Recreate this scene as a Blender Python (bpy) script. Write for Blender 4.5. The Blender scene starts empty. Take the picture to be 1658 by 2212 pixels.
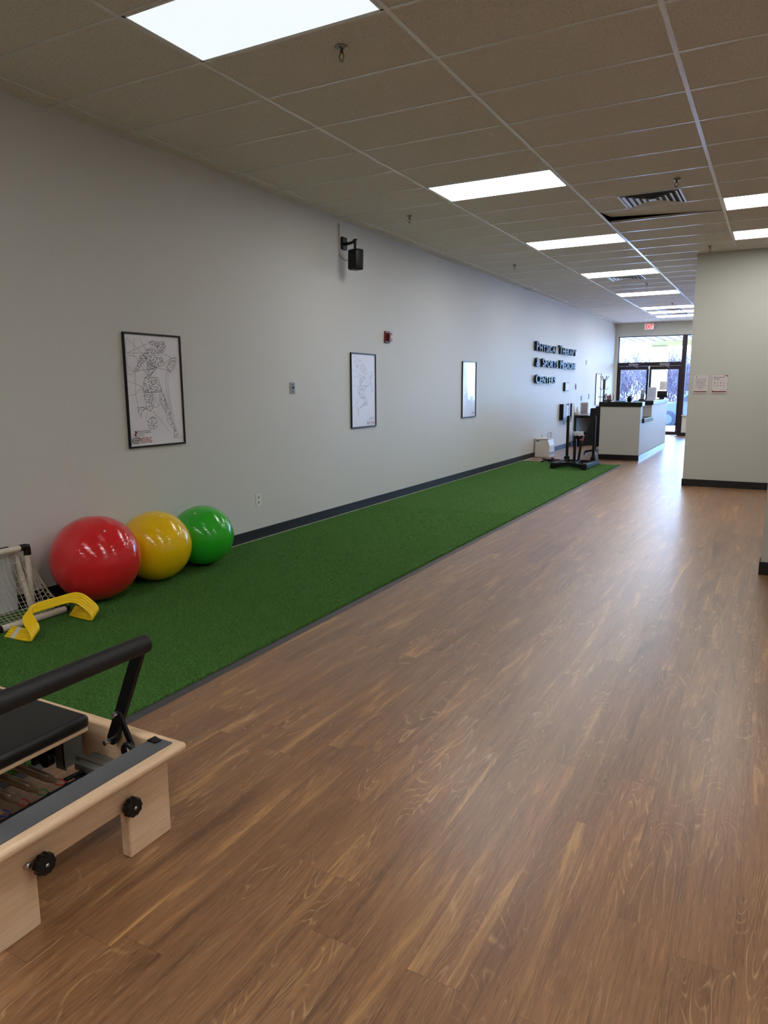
import bpy, bmesh, math, random
import numpy as np
from mathutils import Vector, Matrix
PI = math.pi
S = bpy.context.scene
COL = S.collection
H = 3.3725          # ceiling height
YE = 23.3           # storefront wall

# ------------------------------------------------------------------ camera
F = 1543.76; YW, PT, RO = -.4971, -.173, -.006
CX, CY, CZ = 4.485, 0.0, 1.5026
def cam_axes(y, p, r):
    cy, sy, cp, sp, cr, sr = math.cos(y), math.sin(y), math.cos(p), math.sin(p), math.cos(r), math.sin(r)
    f = Vector((sy*cp, cy*cp, sp)); rt = Vector((cy, -sy, 0)); up = rt.cross(f)
    return cr*rt+sr*up, -sr*rt+cr*up, f
rt, up, fw = cam_axes(YW, PT, RO)
cam = bpy.data.objects.new('camera', bpy.data.cameras.new('camera')); COL.objects.link(cam)
m = Matrix.Identity(4)
for i in range(3):
    m[i][0] = rt[i]; m[i][1] = up[i]; m[i][2] = -fw[i]
m[0][3], m[1][3], m[2][3] = CX, CY, CZ
cam.matrix_world = m
cam.data.sensor_fit = 'HORIZONTAL'; cam.data.sensor_width = 36; cam.data.lens = F/1658*36
cam.data.clip_start = .05; cam.data.clip_end = 400
S.camera = cam

# ------------------------------------------------------------------ materials
def srgb(r, g, b):
    f = lambda c: c/12.92 if c <= .04045 else ((c+.055)/1.055)**2.4
    return (f(r/255), f(g/255), f(b/255), 1)
class NT:
    def __init__(s, name):
        s.m = bpy.data.materials.new(name); s.m.use_nodes = True
        s.t = s.m.node_tree; s.n = s.t.nodes; s.p = s.n['Principled BSDF']
    def add(s, typ, ins=None, **kw):
        n = s.n.new('ShaderNode'+typ)
        for k, v in kw.items(): setattr(n, k, v)
        for k, v in (ins or {}).items(): s.set(n, k, v)
        return n
    def set(s, n, k, v):
        if isinstance(v, bpy.types.NodeSocket): s.t.links.new(v, n.inputs[k])
        elif isinstance(v, bpy.types.Node): s.t.links.new(v.outputs[0], n.inputs[k])
        else: n.inputs[k].default_value = v
    def math(s, op, a, b=0.0, c=None):
        n = s.add('Math', operation=op); s.set(n, 0, a); s.set(n, 1, b)
        if c is not None: s.set(n, 2, c)
        return n.outputs[0]
    def mix(s, f, a, b, typ='MIX'):
        n = s.add('Mix', data_type='RGBA', blend_type=typ)
        s.set(n, 0, f); s.set(n, 6, a); s.set(n, 7, b); return n.outputs[2]
    def ramp(s, f, stops):
        n = s.add('ValToRGB'); s.set(n, 0, f); e = n.color_ramp.elements
        while len(e) < len(stops): e.new(.5)
        for el, (p, c) in zip(e, stops):
            el.position = p; el.color = c if len(c) == 4 else (*c, 1)
        return n.outputs[0]
    def bump(s, h, st=.2, d=.01):
        n = s.add('Bump', {'Strength': st, 'Distance': d, 'Height': h}); s.set(s.p, 'Normal', n.outputs[0])
MC = {}
def M(name, col, rough=.5, metal=0, noise=0, nscale=40, bump=0, bscale=200, coat=0, emit=0, spec=.5, trans=0):
    if name in MC: return MC[name]
    k = NT(name); p = k.p
    col = srgb(*col)
    co = k.add('TexCoord').outputs['Object']
    if noise:
        nz = k.add('TexNoise', {'Vector': co, 'Scale': nscale, 'Detail': 4})
        k.set(p, 'Base Color', k.mix(nz.outputs[0], tuple(c*(1-noise) for c in col[:3])+(1,), tuple(min(1, c*(1+noise)) for c in col[:3])+(1,)))
    else:
        p.inputs['Base Color'].default_value = col
    p.inputs['Roughness'].default_value = rough; p.inputs['Metallic'].default_value = metal
    p.inputs['Coat Weight'].default_value = coat; p.inputs['Specular IOR Level'].default_value = spec
    p.inputs['Transmission Weight'].default_value = trans
    if bump:
        nz = k.add('TexNoise', {'Vector': co, 'Scale': bscale, 'Detail': 3}); k.bump(nz.outputs[0], bump, .004)
    if emit:
        p.inputs['Emission Color'].default_value = col; p.inputs['Emission Strength'].default_value = emit
    MC[name] = k.m
    return k.m

def floor_material():
    k = NT('vinyl_plank_floor')
    pos = k.add('NewGeometry').outputs['Position']
    sep = k.add('SeparateXYZ', {0: pos})
    x, y = sep.outputs[0], sep.outputs[1]
    W, L = .150, 1.22
    xs = k.math('DIVIDE', x, W); ix = k.math('FLOOR', xs); fx = k.math('FRACT', xs)
    h1 = k.add('TexWhiteNoise', {'W': ix}, noise_dimensions='1D').outputs['Value']
    ys = k.math('ADD', k.math('DIVIDE', y, L), k.math('MULTIPLY', h1, 7.3))
    iy = k.math('FLOOR', ys); fy = k.math('FRACT', ys)
    cv = k.add('CombineXYZ', {0: ix, 1: iy, 2: 3.0})
    wn = k.add('TexWhiteNoise', {'Vector': cv.outputs[0]}, noise_dimensions='3D')
    r = wn.outputs['Value']
    off = k.math('MULTIPLY', r, 37.0)
    def vec(sx, sy):
        return k.add('CombineXYZ', {0: k.math('MULTIPLY', x, sx), 1: k.math('MULTIPLY', y, sy), 2: off}).outputs[0]
    n1 = k.add('TexNoise', {'Vector': vec(11, .9), 'Scale': 1.0, 'Detail': 5, 'Roughness': .6, 'Distortion': 1.1}).outputs[0]
    n2 = k.add('TexNoise', {'Vector': vec(110, 3.5), 'Scale': 1.0, 'Detail': 5, 'Roughness': .65, 'Distortion': .4}).outputs[0]
    n3 = k.add('TexNoise', {'Vector': vec(7, 1.3), 'Scale': 1.0, 'Detail': 1.5, 'Roughness': .45, 'Distortion': .9}).outputs[0]
    n4 = k.add('TexNoise', {'Vector': vec(5, 1.1), 'Scale': 1.0, 'Detail': 2}).outputs[0]
    n5 = k.add('TexNoise', {'Vector': vec(40, 6), 'Scale': 1.0, 'Detail': 3}).outputs[0]
    c = k.ramp(n1, [(.27, srgb(98, 67, 42)), (.42, srgb(128, 90, 59)), (.58, srgb(144, 103, 68)), (.72, srgb(190, 146, 90))])
    # fine grain
    g = k.ramp(n2, [(.36, (.72, .70, .68)), (.52, (1.0, 1.0, 1.0)), (.70, (1.22, 1.19, 1.14))])
    c = k.mix(.85, c, g, 'MULTIPLY')
    # cathedral contours
    t = k.math('FRACT', k.math('MULTIPLY', n3, 19.0))
    ln = k.math('ABSOLUTE', k.math('SUBTRACT', t, .5))
    ln = k.math('SUBTRACT', 1.0, k.math('MULTIPLY', ln, 7.0)); ln = k.math('MAXIMUM', ln, 0.0)
    mask = k.ramp(n4, [(.45, (0, 0, 0)), (.56, (1, 1, 1))])
    mask2 = k.ramp(n5, [(.38, (0, 0, 0)), (.6, (1, 1, 1))])
    ln = k.math('MULTIPLY', k.math('MULTIPLY', ln, mask), mask2)
    c = k.mix(k.math('MULTIPLY', ln, .72), c, srgb(190, 155, 110))
    n6 = k.add('TexNoise', {'Vector': vec(330, 16), 'Scale': 1.0, 'Detail': 2}).outputs[0]
    c = k.mix(k.ramp(n6, [(.60, (0, 0, 0)), (.72, (.55, .55, .55))]), c, srgb(176, 140, 98))
    c = k.mix(k.ramp(n6, [(.28, (.6, .6, .6)), (.38, (0, 0, 0))]), c, srgb(70, 48, 33))
    # per-plank tint
    tint = k.ramp(r, [(0, (.90, .88, .86)), (.5, (1, 1, 1)), (1, (1.09, 1.08, 1.06))])
    c = k.mix(1.0, c, tint, 'MULTIPLY')
    # seams
    ex = k.math('MINIMUM', fx, k.math('SUBTRACT', 1.0, fx)); ey = k.math('MINIMUM', fy, k.math('SUBTRACT', 1.0, fy))
    sx = k.math('LESS_THAN', ex, .0055); sy = k.math('LESS_THAN', ey, .0008)
    sm = k.math('MAXIMUM', sx, sy)
    c = k.mix(k.math('MULTIPLY', sm, .45), c, srgb(62, 42, 28))
    k.set(k.p, 'Base Color', c)
    rg = k.math('ADD', k.math('MULTIPLY', n2, .14), .34)
    k.set(k.p, 'Roughness', rg)
    k.p.inputs['Specular IOR Level'].default_value = .5
    k.p.inputs['Coat Weight'].default_value = .7; k.p.inputs['Coat Roughness'].default_value = .33
    hgt = k.math('SUBTRACT', k.math('MULTIPLY', n2, .35), k.math('MULTIPLY', sm, 1.0))
    k.bump(hgt, .12, .002)
    return k.m

def wall_material(name, col):
    k = NT(name)
    pos = k.add('NewGeometry').outputs['Position']
    n = k.add('TexNoise', {'Vector': pos, 'Scale': 260, 'Detail': 2}).outputs[0]
    n2 = k.add('TexNoise', {'Vector': pos, 'Scale': .9, 'Detail': 2}).outputs[0]
    c = srgb(*col)
    cc = k.mix(n2, tuple(v*.97 for v in c[:3])+(1,), tuple(v*1.03 for v in c[:3])+(1,))
    y = k.add('SeparateXYZ', {0: pos}).outputs[1]
    fy = k.math('FRACT', k.math('DIVIDE', k.math('ADD', y, .19), 1.22))
    sm = k.math('LESS_THAN', fy, .0030)
    cc = k.mix(k.math('MULTIPLY', sm, .10), cc, srgb(120, 118, 112))
    k.set(k.p, 'Base Color', cc); k.p.inputs['Roughness'].default_value = .55
    k.p.inputs['Specular IOR Level'].default_value = .35
    k.bump(n, .25, .0015)
    return k.m

def tile_material():
    k = NT('ceiling_tile')
    pos = k.add('NewGeometry').outputs['Position']
    n = k.add('TexNoise', {'Vector': pos, 'Scale': 120, 'Detail': 3, 'Roughness': .7}).outputs[0]
    v = k.add('TexVoronoi', {'Vector': pos, 'Scale': 90}).outputs['Distance']
    c = k.ramp(n, [(.34, srgb(186, 180, 172)), (.46, srgb(216, 211, 204)), (.7, srgb(224, 219, 212))])
    pit = k.math('LESS_THAN', v, .13)
    c = k.mix(k.math('MULTIPLY', pit, .5), c, srgb(120, 108, 94))
    k.set(k.p, 'Base Color', c); k.p.inputs['Roughness'].default_value = .95
    k.p.inputs['Specular IOR Level'].default_value = .1
    k.bump(n, .5, .002)
    return k.m

def light_wood_material(name, axis):
    k = NT(name)
    pos = k.add('NewGeometry').outputs['Position']
    sc = {'y': (30, 1.6, 30), 'x': (1.6, 30, 30)}[axis]
    mp = k.add('Mapping', {'Vector': pos, 'Scale': sc})
    n = k.add('TexNoise', {'Vector': mp.outputs[0], 'Scale': 1.0, 'Detail': 5, 'Roughness': .6, 'Distortion': .5}).outputs[0]
    mp2 = k.add('Mapping', {'Vector': pos, 'Scale': tuple(s*.45 for s in sc)})
    n2 = k.add('TexNoise', {'Vector': mp2.outputs[0], 'Scale': 1.0, 'Detail': 2}).outputs[0]
    mp3 = k.add('Mapping', {'Vector': pos, 'Scale': tuple(s*7 for s in sc)})
    n3 = k.add('TexNoise', {'Vector': mp3.outputs[0], 'Scale': 1.0, 'Detail': 2}).outputs[0]
    c = k.ramp(n, [(.3, srgb(216, 180, 142)), (.5, srgb(234, 202, 166)), (.72, srgb(242, 216, 184))])
    c = k.mix(.35, c, k.ramp(n2, [(.35, srgb(198, 158, 120)), (.6, srgb(246, 220, 188))]))
    c = k.mix(.25, c, k.ramp(n3, [(.4, srgb(196, 158, 120)), (.6, srgb(226, 198, 164))]))
    k.set(k.p, 'Base Color', c); k.p.inputs['Roughness'].default_value = .38
    return k.m

def turf_material(name, dark):
    k = NT(name)
    pos = k.add('NewGeometry').outputs['Position']
    n = k.add('TexNoise', {'Vector': pos, 'Scale': 90, 'Detail': 4, 'Roughness': .7}).outputs[0]
    n2 = k.add('TexNoise', {'Vector': pos, 'Scale': 4, 'Detail': 3}).outputs[0]
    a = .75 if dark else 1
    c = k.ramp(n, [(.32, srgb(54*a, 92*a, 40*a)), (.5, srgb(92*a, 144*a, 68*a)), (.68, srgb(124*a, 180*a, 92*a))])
    c = k.mix(k.math('MULTIPLY', n2, .25), c, srgb(80, 132, 62))
    k.set(k.p, 'Base Color', c); k.p.inputs['Roughness'].default_value = .9; k.p.inputs['Specular IOR Level'].default_value = .12
    k.bump(n, .8, .01)
    return k.m

def ball_material(name, col):
    k = NT(name)
    co = k.add('TexCoord').outputs['Object']
    mp = k.add('Mapping', {'Vector': co, 'Rotation': (0, .9, .5)})
    z = k.add('SeparateXYZ', {0: mp.outputs[0]}).outputs[2]
    w = k.math('SINE', k.math('MULTIPLY', z, 330.0))
    nz = k.add('TexNoise', {'Vector': co, 'Scale': 3, 'Detail': 2}).outputs[0]
    hh = k.math('ADD', k.math('MULTIPLY', k.math('POWER', k.math('ABSOLUTE', w), 6.0), .35), k.math('MULTIPLY', nz, .08))
    c = srgb(*col)
    k.set(k.p, 'Base Color', k.mix(nz, tuple(v*.93 for v in c[:3])+(1,), c))
    k.p.inputs['Roughness'].default_value = .10; k.p.inputs['Coat Weight'].default_value = .3; k.p.inputs['Coat Roughness'].default_value = .06
    k.p.inputs['Subsurface Weight'].default_value = .15
    k.p.inputs['Subsurface Radius'].default_value = (.1, .06, .04); k.p.inputs['Subsurface Scale'].default_value = .05
    k.bump(hh, .16, .006)
    return k.m

m_floor = floor_material()
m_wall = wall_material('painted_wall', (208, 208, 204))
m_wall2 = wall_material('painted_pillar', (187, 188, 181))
m_tile = tile_material()
m_tbar = M('grid_bar', (222, 222, 222), .24, spec=.7)
m_black = M('black_rubber_base', (11, 11, 13), .55, noise=.1)
m_bp = M('black_plastic', (13, 13, 15), .38, spec=.35)
m_bm = M('black_metal', (12, 12, 15), .4, spec=.3)
m_vinyl = M('black_vinyl', (18, 18, 20), .42, bump=.15, bscale=500)
m_foam = M('black_foam', (13, 13, 15), .55, bump=.2, bscale=350)
m_grey = M('grey_rubber', (88, 90, 94), .7, noise=.15, nscale=300, bump=.3, bscale=600)
m_strip = M('strip_rubber', (62, 62, 64), .6)
m_steel = M('steel', (190, 190, 192), .25, metal=1)
m_gun = M('spring_steel', (165, 150, 132), .38, metal=.7)
m_greymetal = M('grey_enamel', (112, 117, 112), .42, metal=.35)
m_white = M('white_plastic', (226, 226, 222), .4)
m_whitecl = M('off_white_sleeve', (214, 205, 190), .65, noise=.12, nscale=60, bump=.6, bscale=40)
m_net = M('net_cord', (206, 200, 182), .8)
m_yel = M('yellow_plastic', (252, 212, 20), .33)
m_paper = M('paper', (220, 218, 214), .6)
m_gloss = M('poster_print', (232, 230, 238), .35, coat=.6, bump=.35, bscale=9)
m_ink = M('print_ink', (74, 74, 88), .5)
m_inkl = M('print_ink_light', (120, 120, 130), .5)
m_inkr = M('print_ink_red', (178, 44, 40), .5)
m_dred = M('dark_red', (104, 30, 26), .4)
m_letter = M('sign_letter', (22, 26, 38), .45)
m_laminb = M('black_laminate', (11, 12, 16), .22)
m_counter = wall_material('counter_panel', (196, 196, 188))
m_frame_dk = M('bronze_frame', (42, 30, 34), .4, metal=.4)
m_fascia = M('cream_stucco', (172, 152, 108), .8, noise=.05)
m_soffit = M('soffit_panel', (150, 152, 146), .5)
m_pave = M('concrete', (214, 212, 208), .85, noise=.12, nscale=3)
m_asph = M('asphalt', (120, 122, 128), .9, noise=.15, nscale=6)
m_bark = M('bare_bark', (104, 84, 88), .9, noise=.2)
m_carb = M('blue_car_paint', (14, 54, 120), .4)
m_carw = M('silver_car_paint', (66, 74, 84), .4)
m_tire = M('tire', (40, 42, 48), .7)
m_led = M('led_panel', (255, 253, 250), .5, emit=13.0)
m_led_dim = M('led_panel_low', (236, 246, 252), .5, emit=.86)
m_red_led = M('exit_red', (214, 26, 44), .4, emit=.8)
m_exit = M('exit_face', (250, 226, 228), .4, emit=.45)
m_dwood = M('dark_wood', (62, 34, 26), .4)
m_fab = M('dark_fabric', (20, 21, 27), .85, bump=.4, bscale=120)
m_leaf = M('succulent_leaf', (70, 96, 70), .5)
m_blue = M('blue_folder', (96, 150, 205), .5)
mw_y = light_wood_material('maple_y', 'y'); mw_x = light_wood_material('maple_x', 'x')
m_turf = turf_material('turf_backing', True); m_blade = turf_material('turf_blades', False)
def glass_mat():
    k = NT('clear_glass')
    k.n.remove(k.p)
    o = k.n['Material Output']
    tr = k.add('BsdfTransparent', {0: (.96, .98, .98, 1)}); gl = k.add('BsdfGlossy', {'Roughness': .02})
    fr = k.add('Fresnel', {0: 1.45}); mx = k.add('MixShader', {0: k.math('MULTIPLY', fr.outputs[0], .8), 1: tr, 2: gl})
    k.t.links.new(mx.outputs[0], o.inputs[0]); return k.m
m_glass = glass_mat()

# ------------------------------------------------------------------ geometry helpers
class MB:
    def __init__(s): s.v = []; s.f = []; s.sm = []
    def raw(s, v, f, smooth=False):
        b = len(s.v); s.v += [tuple(p) for p in v]; s.f += [tuple(i+b for i in q) for q in f]; s.sm += [smooth]*len(f); return s
    def bm(s, b, smooth=False, mat=None):
        if mat is not None: bmesh.ops.transform(b, matrix=mat, verts=b.verts)
        b.verts.index_update(); s.raw([v.co[:] for v in b.verts], [[v.index for v in f.verts] for f in b.faces], smooth); b.free(); return s
    def box(s, x0, x1, y0, y1, z0, z1, bev=0, seg=2, mat=None, smooth=False):
        b = bmesh.new(); bmesh.ops.create_cube(b, size=1)
        sx, sy, sz = x1-x0, y1-y0, z1-z0
        bmesh.ops.scale(b, vec=(sx, sy, sz), verts=b.verts)
        if bev: bmesh.ops.bevel(b, geom=list(b.edges), offset=min(bev, .49*min(abs(sx), abs(sy), abs(sz))), segments=seg, affect='EDGES', profile=.5)
        bmesh.ops.translate(b, vec=((x0+x1)/2, (y0+y1)/2, (z0+z1)/2), verts=b.verts)
        return s.bm(b, smooth, mat)
    def tube(s, pts, r, n=12, cap=True, smooth=True, closed=False):
        pts = [Vector(p) for p in pts]; N = len(pts)
        rs = r if isinstance(r, (list, tuple)) else [r]*N
        vs = []; prev = None
        for i, p in enumerate(pts):
            if closed: t = pts[(i+1) % N]-pts[i-1]
            else: t = pts[min(i+1, N-1)]-pts[max(i-1, 0)]
            t.normalize()
            if prev is None:
                a = Vector((0, 0, 1)) if abs(t.z) < .9 else Vector((1, 0, 0)); u = t.cross(a).normalized()
            else:
                u = prev-t*prev.dot(t); u = u.normalized() if u.length > 1e-6 else t.orthogonal().normalized()
            prev = u; w = t.cross(u)
            for k in range(n):
                th = 2*PI*k/n; vs.append(p+rs[i]*(math.cos(th)*u+math.sin(th)*w))
        fs = [(i*n+k, i*n+(k+1) % n, (i+1)*n+(k+1) % n, (i+1)*n+k) for i in range(N-1) for k in range(n)]
        if closed: fs += [((N-1)*n+k, (N-1)*n+(k+1) % n, (k+1) % n, k) for k in range(n)]
        s.raw(vs, fs, smooth)
        if cap and not closed:
            s.raw(vs[:n], [tuple(range(n))[::-1]]); s.raw(vs[-n:], [tuple(range(n))])
        return s
    def cyl(s, a, b, r, n=24): return s.tube([a, b], r, n)
    def lathe(s, prof, o=(0, 0, 0), n=32, axis='z', smooth=True):
        vs = []
        for (r, h) in prof:
            for k in range(n):
                c, d = r*math.cos(2*PI*k/n), r*math.sin(2*PI*k/n)
                p = {'z': (c, d, h), 'x': (h, c, d), 'y': (d, h, c)}[axis]
                vs.append((p[0]+o[0], p[1]+o[1], p[2]+o[2]))
        N = len(prof)
        fs = [(i*n+k, i*n+(k+1) % n, (i+1)*n+(k+1) % n, (i+1)*n+k) for i in range(N-1) for k in range(n)]
        fs += [tuple(range(n))[::-1], tuple((N-1)*n+k for k in range(n))]
        return s.raw(vs, fs, smooth)
    def prism(s, poly, a, b, axis='y', bev=0):
        # poly 2-D outline, extruded along axis from a to b; coordinates: y -> (x,z), x -> (y,z), z -> (x,y)
        put = {'y': lambda p, t: (p[0], t, p[1]), 'x': lambda p, t: (t, p[0], p[1]), 'z': lambda p, t: (p[0], p[1], t)}[axis]
        bm_ = bmesh.new()
        v0 = [bm_.verts.new(put(p, a)) for p in poly]; v1 = [bm_.verts.new(put(p, b)) for p in poly]
        n = len(poly)
        bm_.faces.new(v0); bm_.faces.new(v1[::-1])
        for i in range(n): bm_.faces.new((v0[i], v0[(i+1) % n], v1[(i+1) % n], v1[i]))
        bmesh.ops.recalc_face_normals(bm_, faces=bm_.faces)
        if bev: bmesh.ops.bevel(bm_, geom=list(bm_.edges), offset=bev, segments=2, affect='EDGES', profile=.5)
        return s.bm(bm_)
    def ell(s, c, r, u=24, v=16, smooth=True):
        b = bmesh.new(); bmesh.ops.create_uvsphere(b, u_segments=u, v_segments=v, radius=1)
        bmesh.ops.scale(b, vec=r, verts=b.verts); bmesh.ops.translate(b, vec=c, verts=b.verts); return s.bm(b, smooth)
    def seg(s, a, b, w, nrm):
        # thin flat ribbon (a printed line) between two points on a plane with normal nrm
        a, b, nrm = Vector(a), Vector(b), Vector(nrm)
        d = b-a
        if d.length < 1e-5: return s
        q = d.normalized().cross(nrm)*(w/2)
        return s.raw([a+q, b+q, b-q, a-q], [(0, 1, 2, 3)])
    def build(s, name, mat, parent=None, origin=None):
        if origin is None: origin = parent_loc(parent) if parent else (0, 0, 0)
        me = bpy.data.meshes.new(name)
        o_ = Vector(origin)
        me.from_pydata([tuple(Vector(p)-o_) for p in s.v], [], s.f)
        me.polygons.foreach_set('use_smooth', s.sm); me.update()
        b = bmesh.new(); b.from_mesh(me); bmesh.ops.recalc_face_normals(b, faces=b.faces); b.to_mesh(me); b.free()
        me.materials.append(mat)
        o = bpy.data.objects.new(name, me); COL.objects.link(o)
        if parent is not None: o.parent = parent; WL[o.name] = Vector(origin)
        else: o.location = o_; WL[o.name] = o_
        return o
WL = {}
def parent_loc(p): return WL[p.name]
def tag(o, label=None, cat=None, group=None, kind=None):
    if label: o['label'] = label
    if cat: o['category'] = cat
    if group: o['group'] = group
    if kind: o['kind'] = kind
    return o
def thing(name, loc, label, cat, group=None):
    o = bpy.data.objects.new(name, None); COL.objects.link(o); o.location = loc; o.empty_display_size = .1
    WL[o.name] = Vector(loc); return tag(o, label, cat, group)
def structure(o): o['kind'] = 'structure'; return o
def kids(o): return [c for c in COL.objects if c.parent == o]
def copy_tree(o, delta, label=None, parent=None):
    c = o.copy(); COL.objects.link(c)
    if parent is None: c.location = Vector(o.location)+Vector(delta)
    else: c.parent = parent
    if label: c['label'] = label
    for ch in kids(o): copy_tree(ch, (0, 0, 0), None, c)
    return c

def text_geo(txt, extrude=0.0, offset=0.0):
    cu = bpy.data.curves.new('t', 'FONT'); cu.body = txt; cu.size = 1; cu.extrude = extrude; cu.offset = offset
    cu.resolution_u = 3
    o = bpy.data.objects.new('t', cu); COL.objects.link(o)
    dg = bpy.context.evaluated_depsgraph_get(); dg.update()
    me = o.evaluated_get(dg).to_mesh()
    v = [tuple(p.co) for p in me.vertices]; f = [tuple(p.vertices) for p in me.polygons]
    o.evaluated_get(dg).to_mesh_clear()
    bpy.data.objects.remove(o); bpy.data.curves.remove(cu)
    return v, f
def put_text(mb, txt, org, ux, uy, w=None, h=None, depth=0.0, offset=0.0, center=False, shear=0):
    """text with its lower-left corner at org, ux/uy unit directions, w total width, h height of the line's tallest glyph"""
    v, f = text_geo(txt, .5 if depth else 0, offset)
    if not v: return
    xs = [p[0] for p in v]; ys = [p[1] for p in v]
    x0, x1, y0, y1 = min(xs), max(xs), min(ys), max(ys)
    sy = h/(y1-y0); sx = (w/(x1-x0)) if w else sy
    ux, uy = Vector(ux), Vector(uy); nz = ux.cross(uy); org = Vector(org)
    if center: org = org-ux*((x1-x0)*sx/2)
    out = []
    for p in v:
        a = (p[0]-x0)*sx; b = (p[1]-y0)*sy
        out.append(org+ux*(a+shear*b)+uy*b+nz*((p[2]+.5)*depth if depth else 0))
    mb.raw(out, f)
WX, WY = (0, 1, 0), (0, 0, 1)         # reading directions on the left wall
BX, BY_ = (1, 0, 0), (0, 0, 1)        # on walls that face the camera

# ------------------------------------------------------------------ room shell
XR, YB = 8.2, -5.0
structure(MB().box(-.15, XR+.15, YB-.15, YE+.35, -.12, 0).build('floor', m_floor))
structure(MB().box(-.15, 0, YB, YE+.3, 0, H+.4).build('wall_left', m_wall))
structure(MB().box(-.15, XR+.15, YB-.15, YB, 0, H+.4).build('wall_back', m_wall))
structure(MB().box(XR, XR+.15, YB, YE+.3, 0, H+.4).build('wall_right', m_wall))
# block to the right: near corner and the wall with the two notices
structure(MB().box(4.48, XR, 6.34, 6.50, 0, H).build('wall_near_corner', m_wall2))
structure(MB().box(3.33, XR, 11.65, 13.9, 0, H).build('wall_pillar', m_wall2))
def baseb(name, x0, x1, y0, y1): structure(MB().box(x0, x1, y0, y1, 0, .105, .003).build(name, m_black))
baseb('baseboard_left', 0, .012, YB, YE-.02)
baseb('baseboard_pillar', 3.318, XR, 11.638, 11.65); baseb('baseboard_pillar_side', 3.318, 3.33, 11.65, 13.9)
baseb('baseboard_corner', 4.468, XR, 6.328, 6.34)
baseb('baseboard_corner_side', 4.468, 4.48, 6.34, 6.50)

# suspended ceiling: tiles with one slot left open, T-bars as a child
RX = [.178+1.2192*i for i in range(7)]; JY = lambda j: 3.503+.6096*j
hx0, hx1, hy0, hy1 = RX[2], RX[3], JY(8), JY(9)
c = MB()
for (a, b, d, e) in ((-.0, hx0, YB, YE), (hx1, XR, YB, YE), (hx0, hx1, YB, hy0), (hx0, hx1, hy1, YE)):
    c.box(a, b, d, e, H, H+.02)
ceil = structure(c.build('ceiling', m_tile))
structure(MB().box(-.15, XR+.15, YB-.15, YE+.3, H+.4, H+.5).build('ceiling_slab', M('plenum', (60, 58, 55), .9)))
g = MB()
for x in RX: g.box(x-.0145, x+.0145, YB, YE, H-.004, H+.001)
for j in range(-14, 33):
    y = JY(j)
    if YB < y < YE: g.box(0, XR, y-.011, y+.011, H-.0035, H+.001)
g.box(0, .022, YB, YE, H-.004, H+.001); g.box(0, XR, YE-.022, YE, H-.004, H+.001)
g.build('ceiling_grid', m_tbar, ceil)
t = MB(); t.box(hx0, hx1, hy0, hy1, 0, .016)
tl = []
for (x, y, z) in t.v:   # one corner pushed up off its grid
    u, v = (x-hx0)/(hx1-hx0), (y-hy0)/(hy1-hy0)
    tl.append((x+.02*v, y-.03*(1-v)+.0, H+.004+z+.06*max(0.0, 1-1.9*u)*v))
t.v = tl
tag(t.build('ceiling_tile', m_tile, None, (hx0, hy0, H)), 'speckled ceiling tile sitting crooked with a dark gap, beside the nearest air vent', 'ceiling tile')

# ------------------------------------------------------------------ ceiling lights
def make_light(x0, y0, mat, label):
    r = thing('ceiling_light', (x0+.61, y0+.305, H), label, 'ceiling light', 'recessed light panels in the ceiling')
    x1, y1 = x0+1.2192, y0+.6096; e = .016
    fr = MB()
    for a in ((x0+.012, x1-.012, y0+.008, y0+.008+e), (x0+.012, x1-.012, y1-.008-e, y1-.008), (x0+.012, x0+.012+e, y0+.008, y1-.008), (x1-.012-e, x1-.012, y0+.008, y1-.008)):
        fr.box(*a, H-.006, H+.0)
    fr.build('frame', m_tbar, r)
    MB().box(x0+.012+e, x1-.012-e, y0+.008+e, y1-.008-e, H-.005, H-.001).build('diffuser', mat, r)
    return r
L0 = make_light(RX[1], JY(-1), m_led_dim, 'large light panel cut off by the top edge of the picture')
la = make_light(RX[1], JY(5), m_led, 'bright light panel between the first and second row, second nearest of the long row')
labels = ['second fully visible light panel of the long row, below the crooked ceiling tile',
          'bright light panel of the long row right in front of the second air vent',
          'thin bright light panel of the long row, behind the second air vent',
          'thin bright light panel of the long row in front of the last air vents',
          'thin bright light panel squeezed between the two farthest air vents',
          'farthest light panel, thin strip above the exit sign']
for j, lb in zip((10, 15, 20, 25, 27, 29), labels): copy_tree(la, (0, JY(j)-JY(5), 0), lb)
copy_tree(la, (RX[3]-RX[1], JY(8)-JY(5), 0), 'bright light panel at the right edge, right of the nearest air vent')
copy_tree(la, (RX[3]-RX[1], JY(11)-JY(5), 0), 'bright light panel at the right edge, just above the wall with two notices')
la['label'] = 'bright light panel, nearest fully visible one, left of the nearest air vent'
# unseen panels added outside the frame to brighten the near half of the room
for (i, j) in ((5, 1), (5, -4), (3, -3), (3, -8), (1, -6), (1, -11)): copy_tree(la, (RX[i]-RX[1], JY(j)-JY(5), 0), 'unseen recessed light panel added out of view to brighten the near room')
for (i, j) in ((3, 22), (5, 22), (5, 27)): copy_tree(la, (RX[i]-RX[1], JY(j)-JY(5), 0), 'light panel of the lobby hidden behind the wall with two notices')

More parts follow.
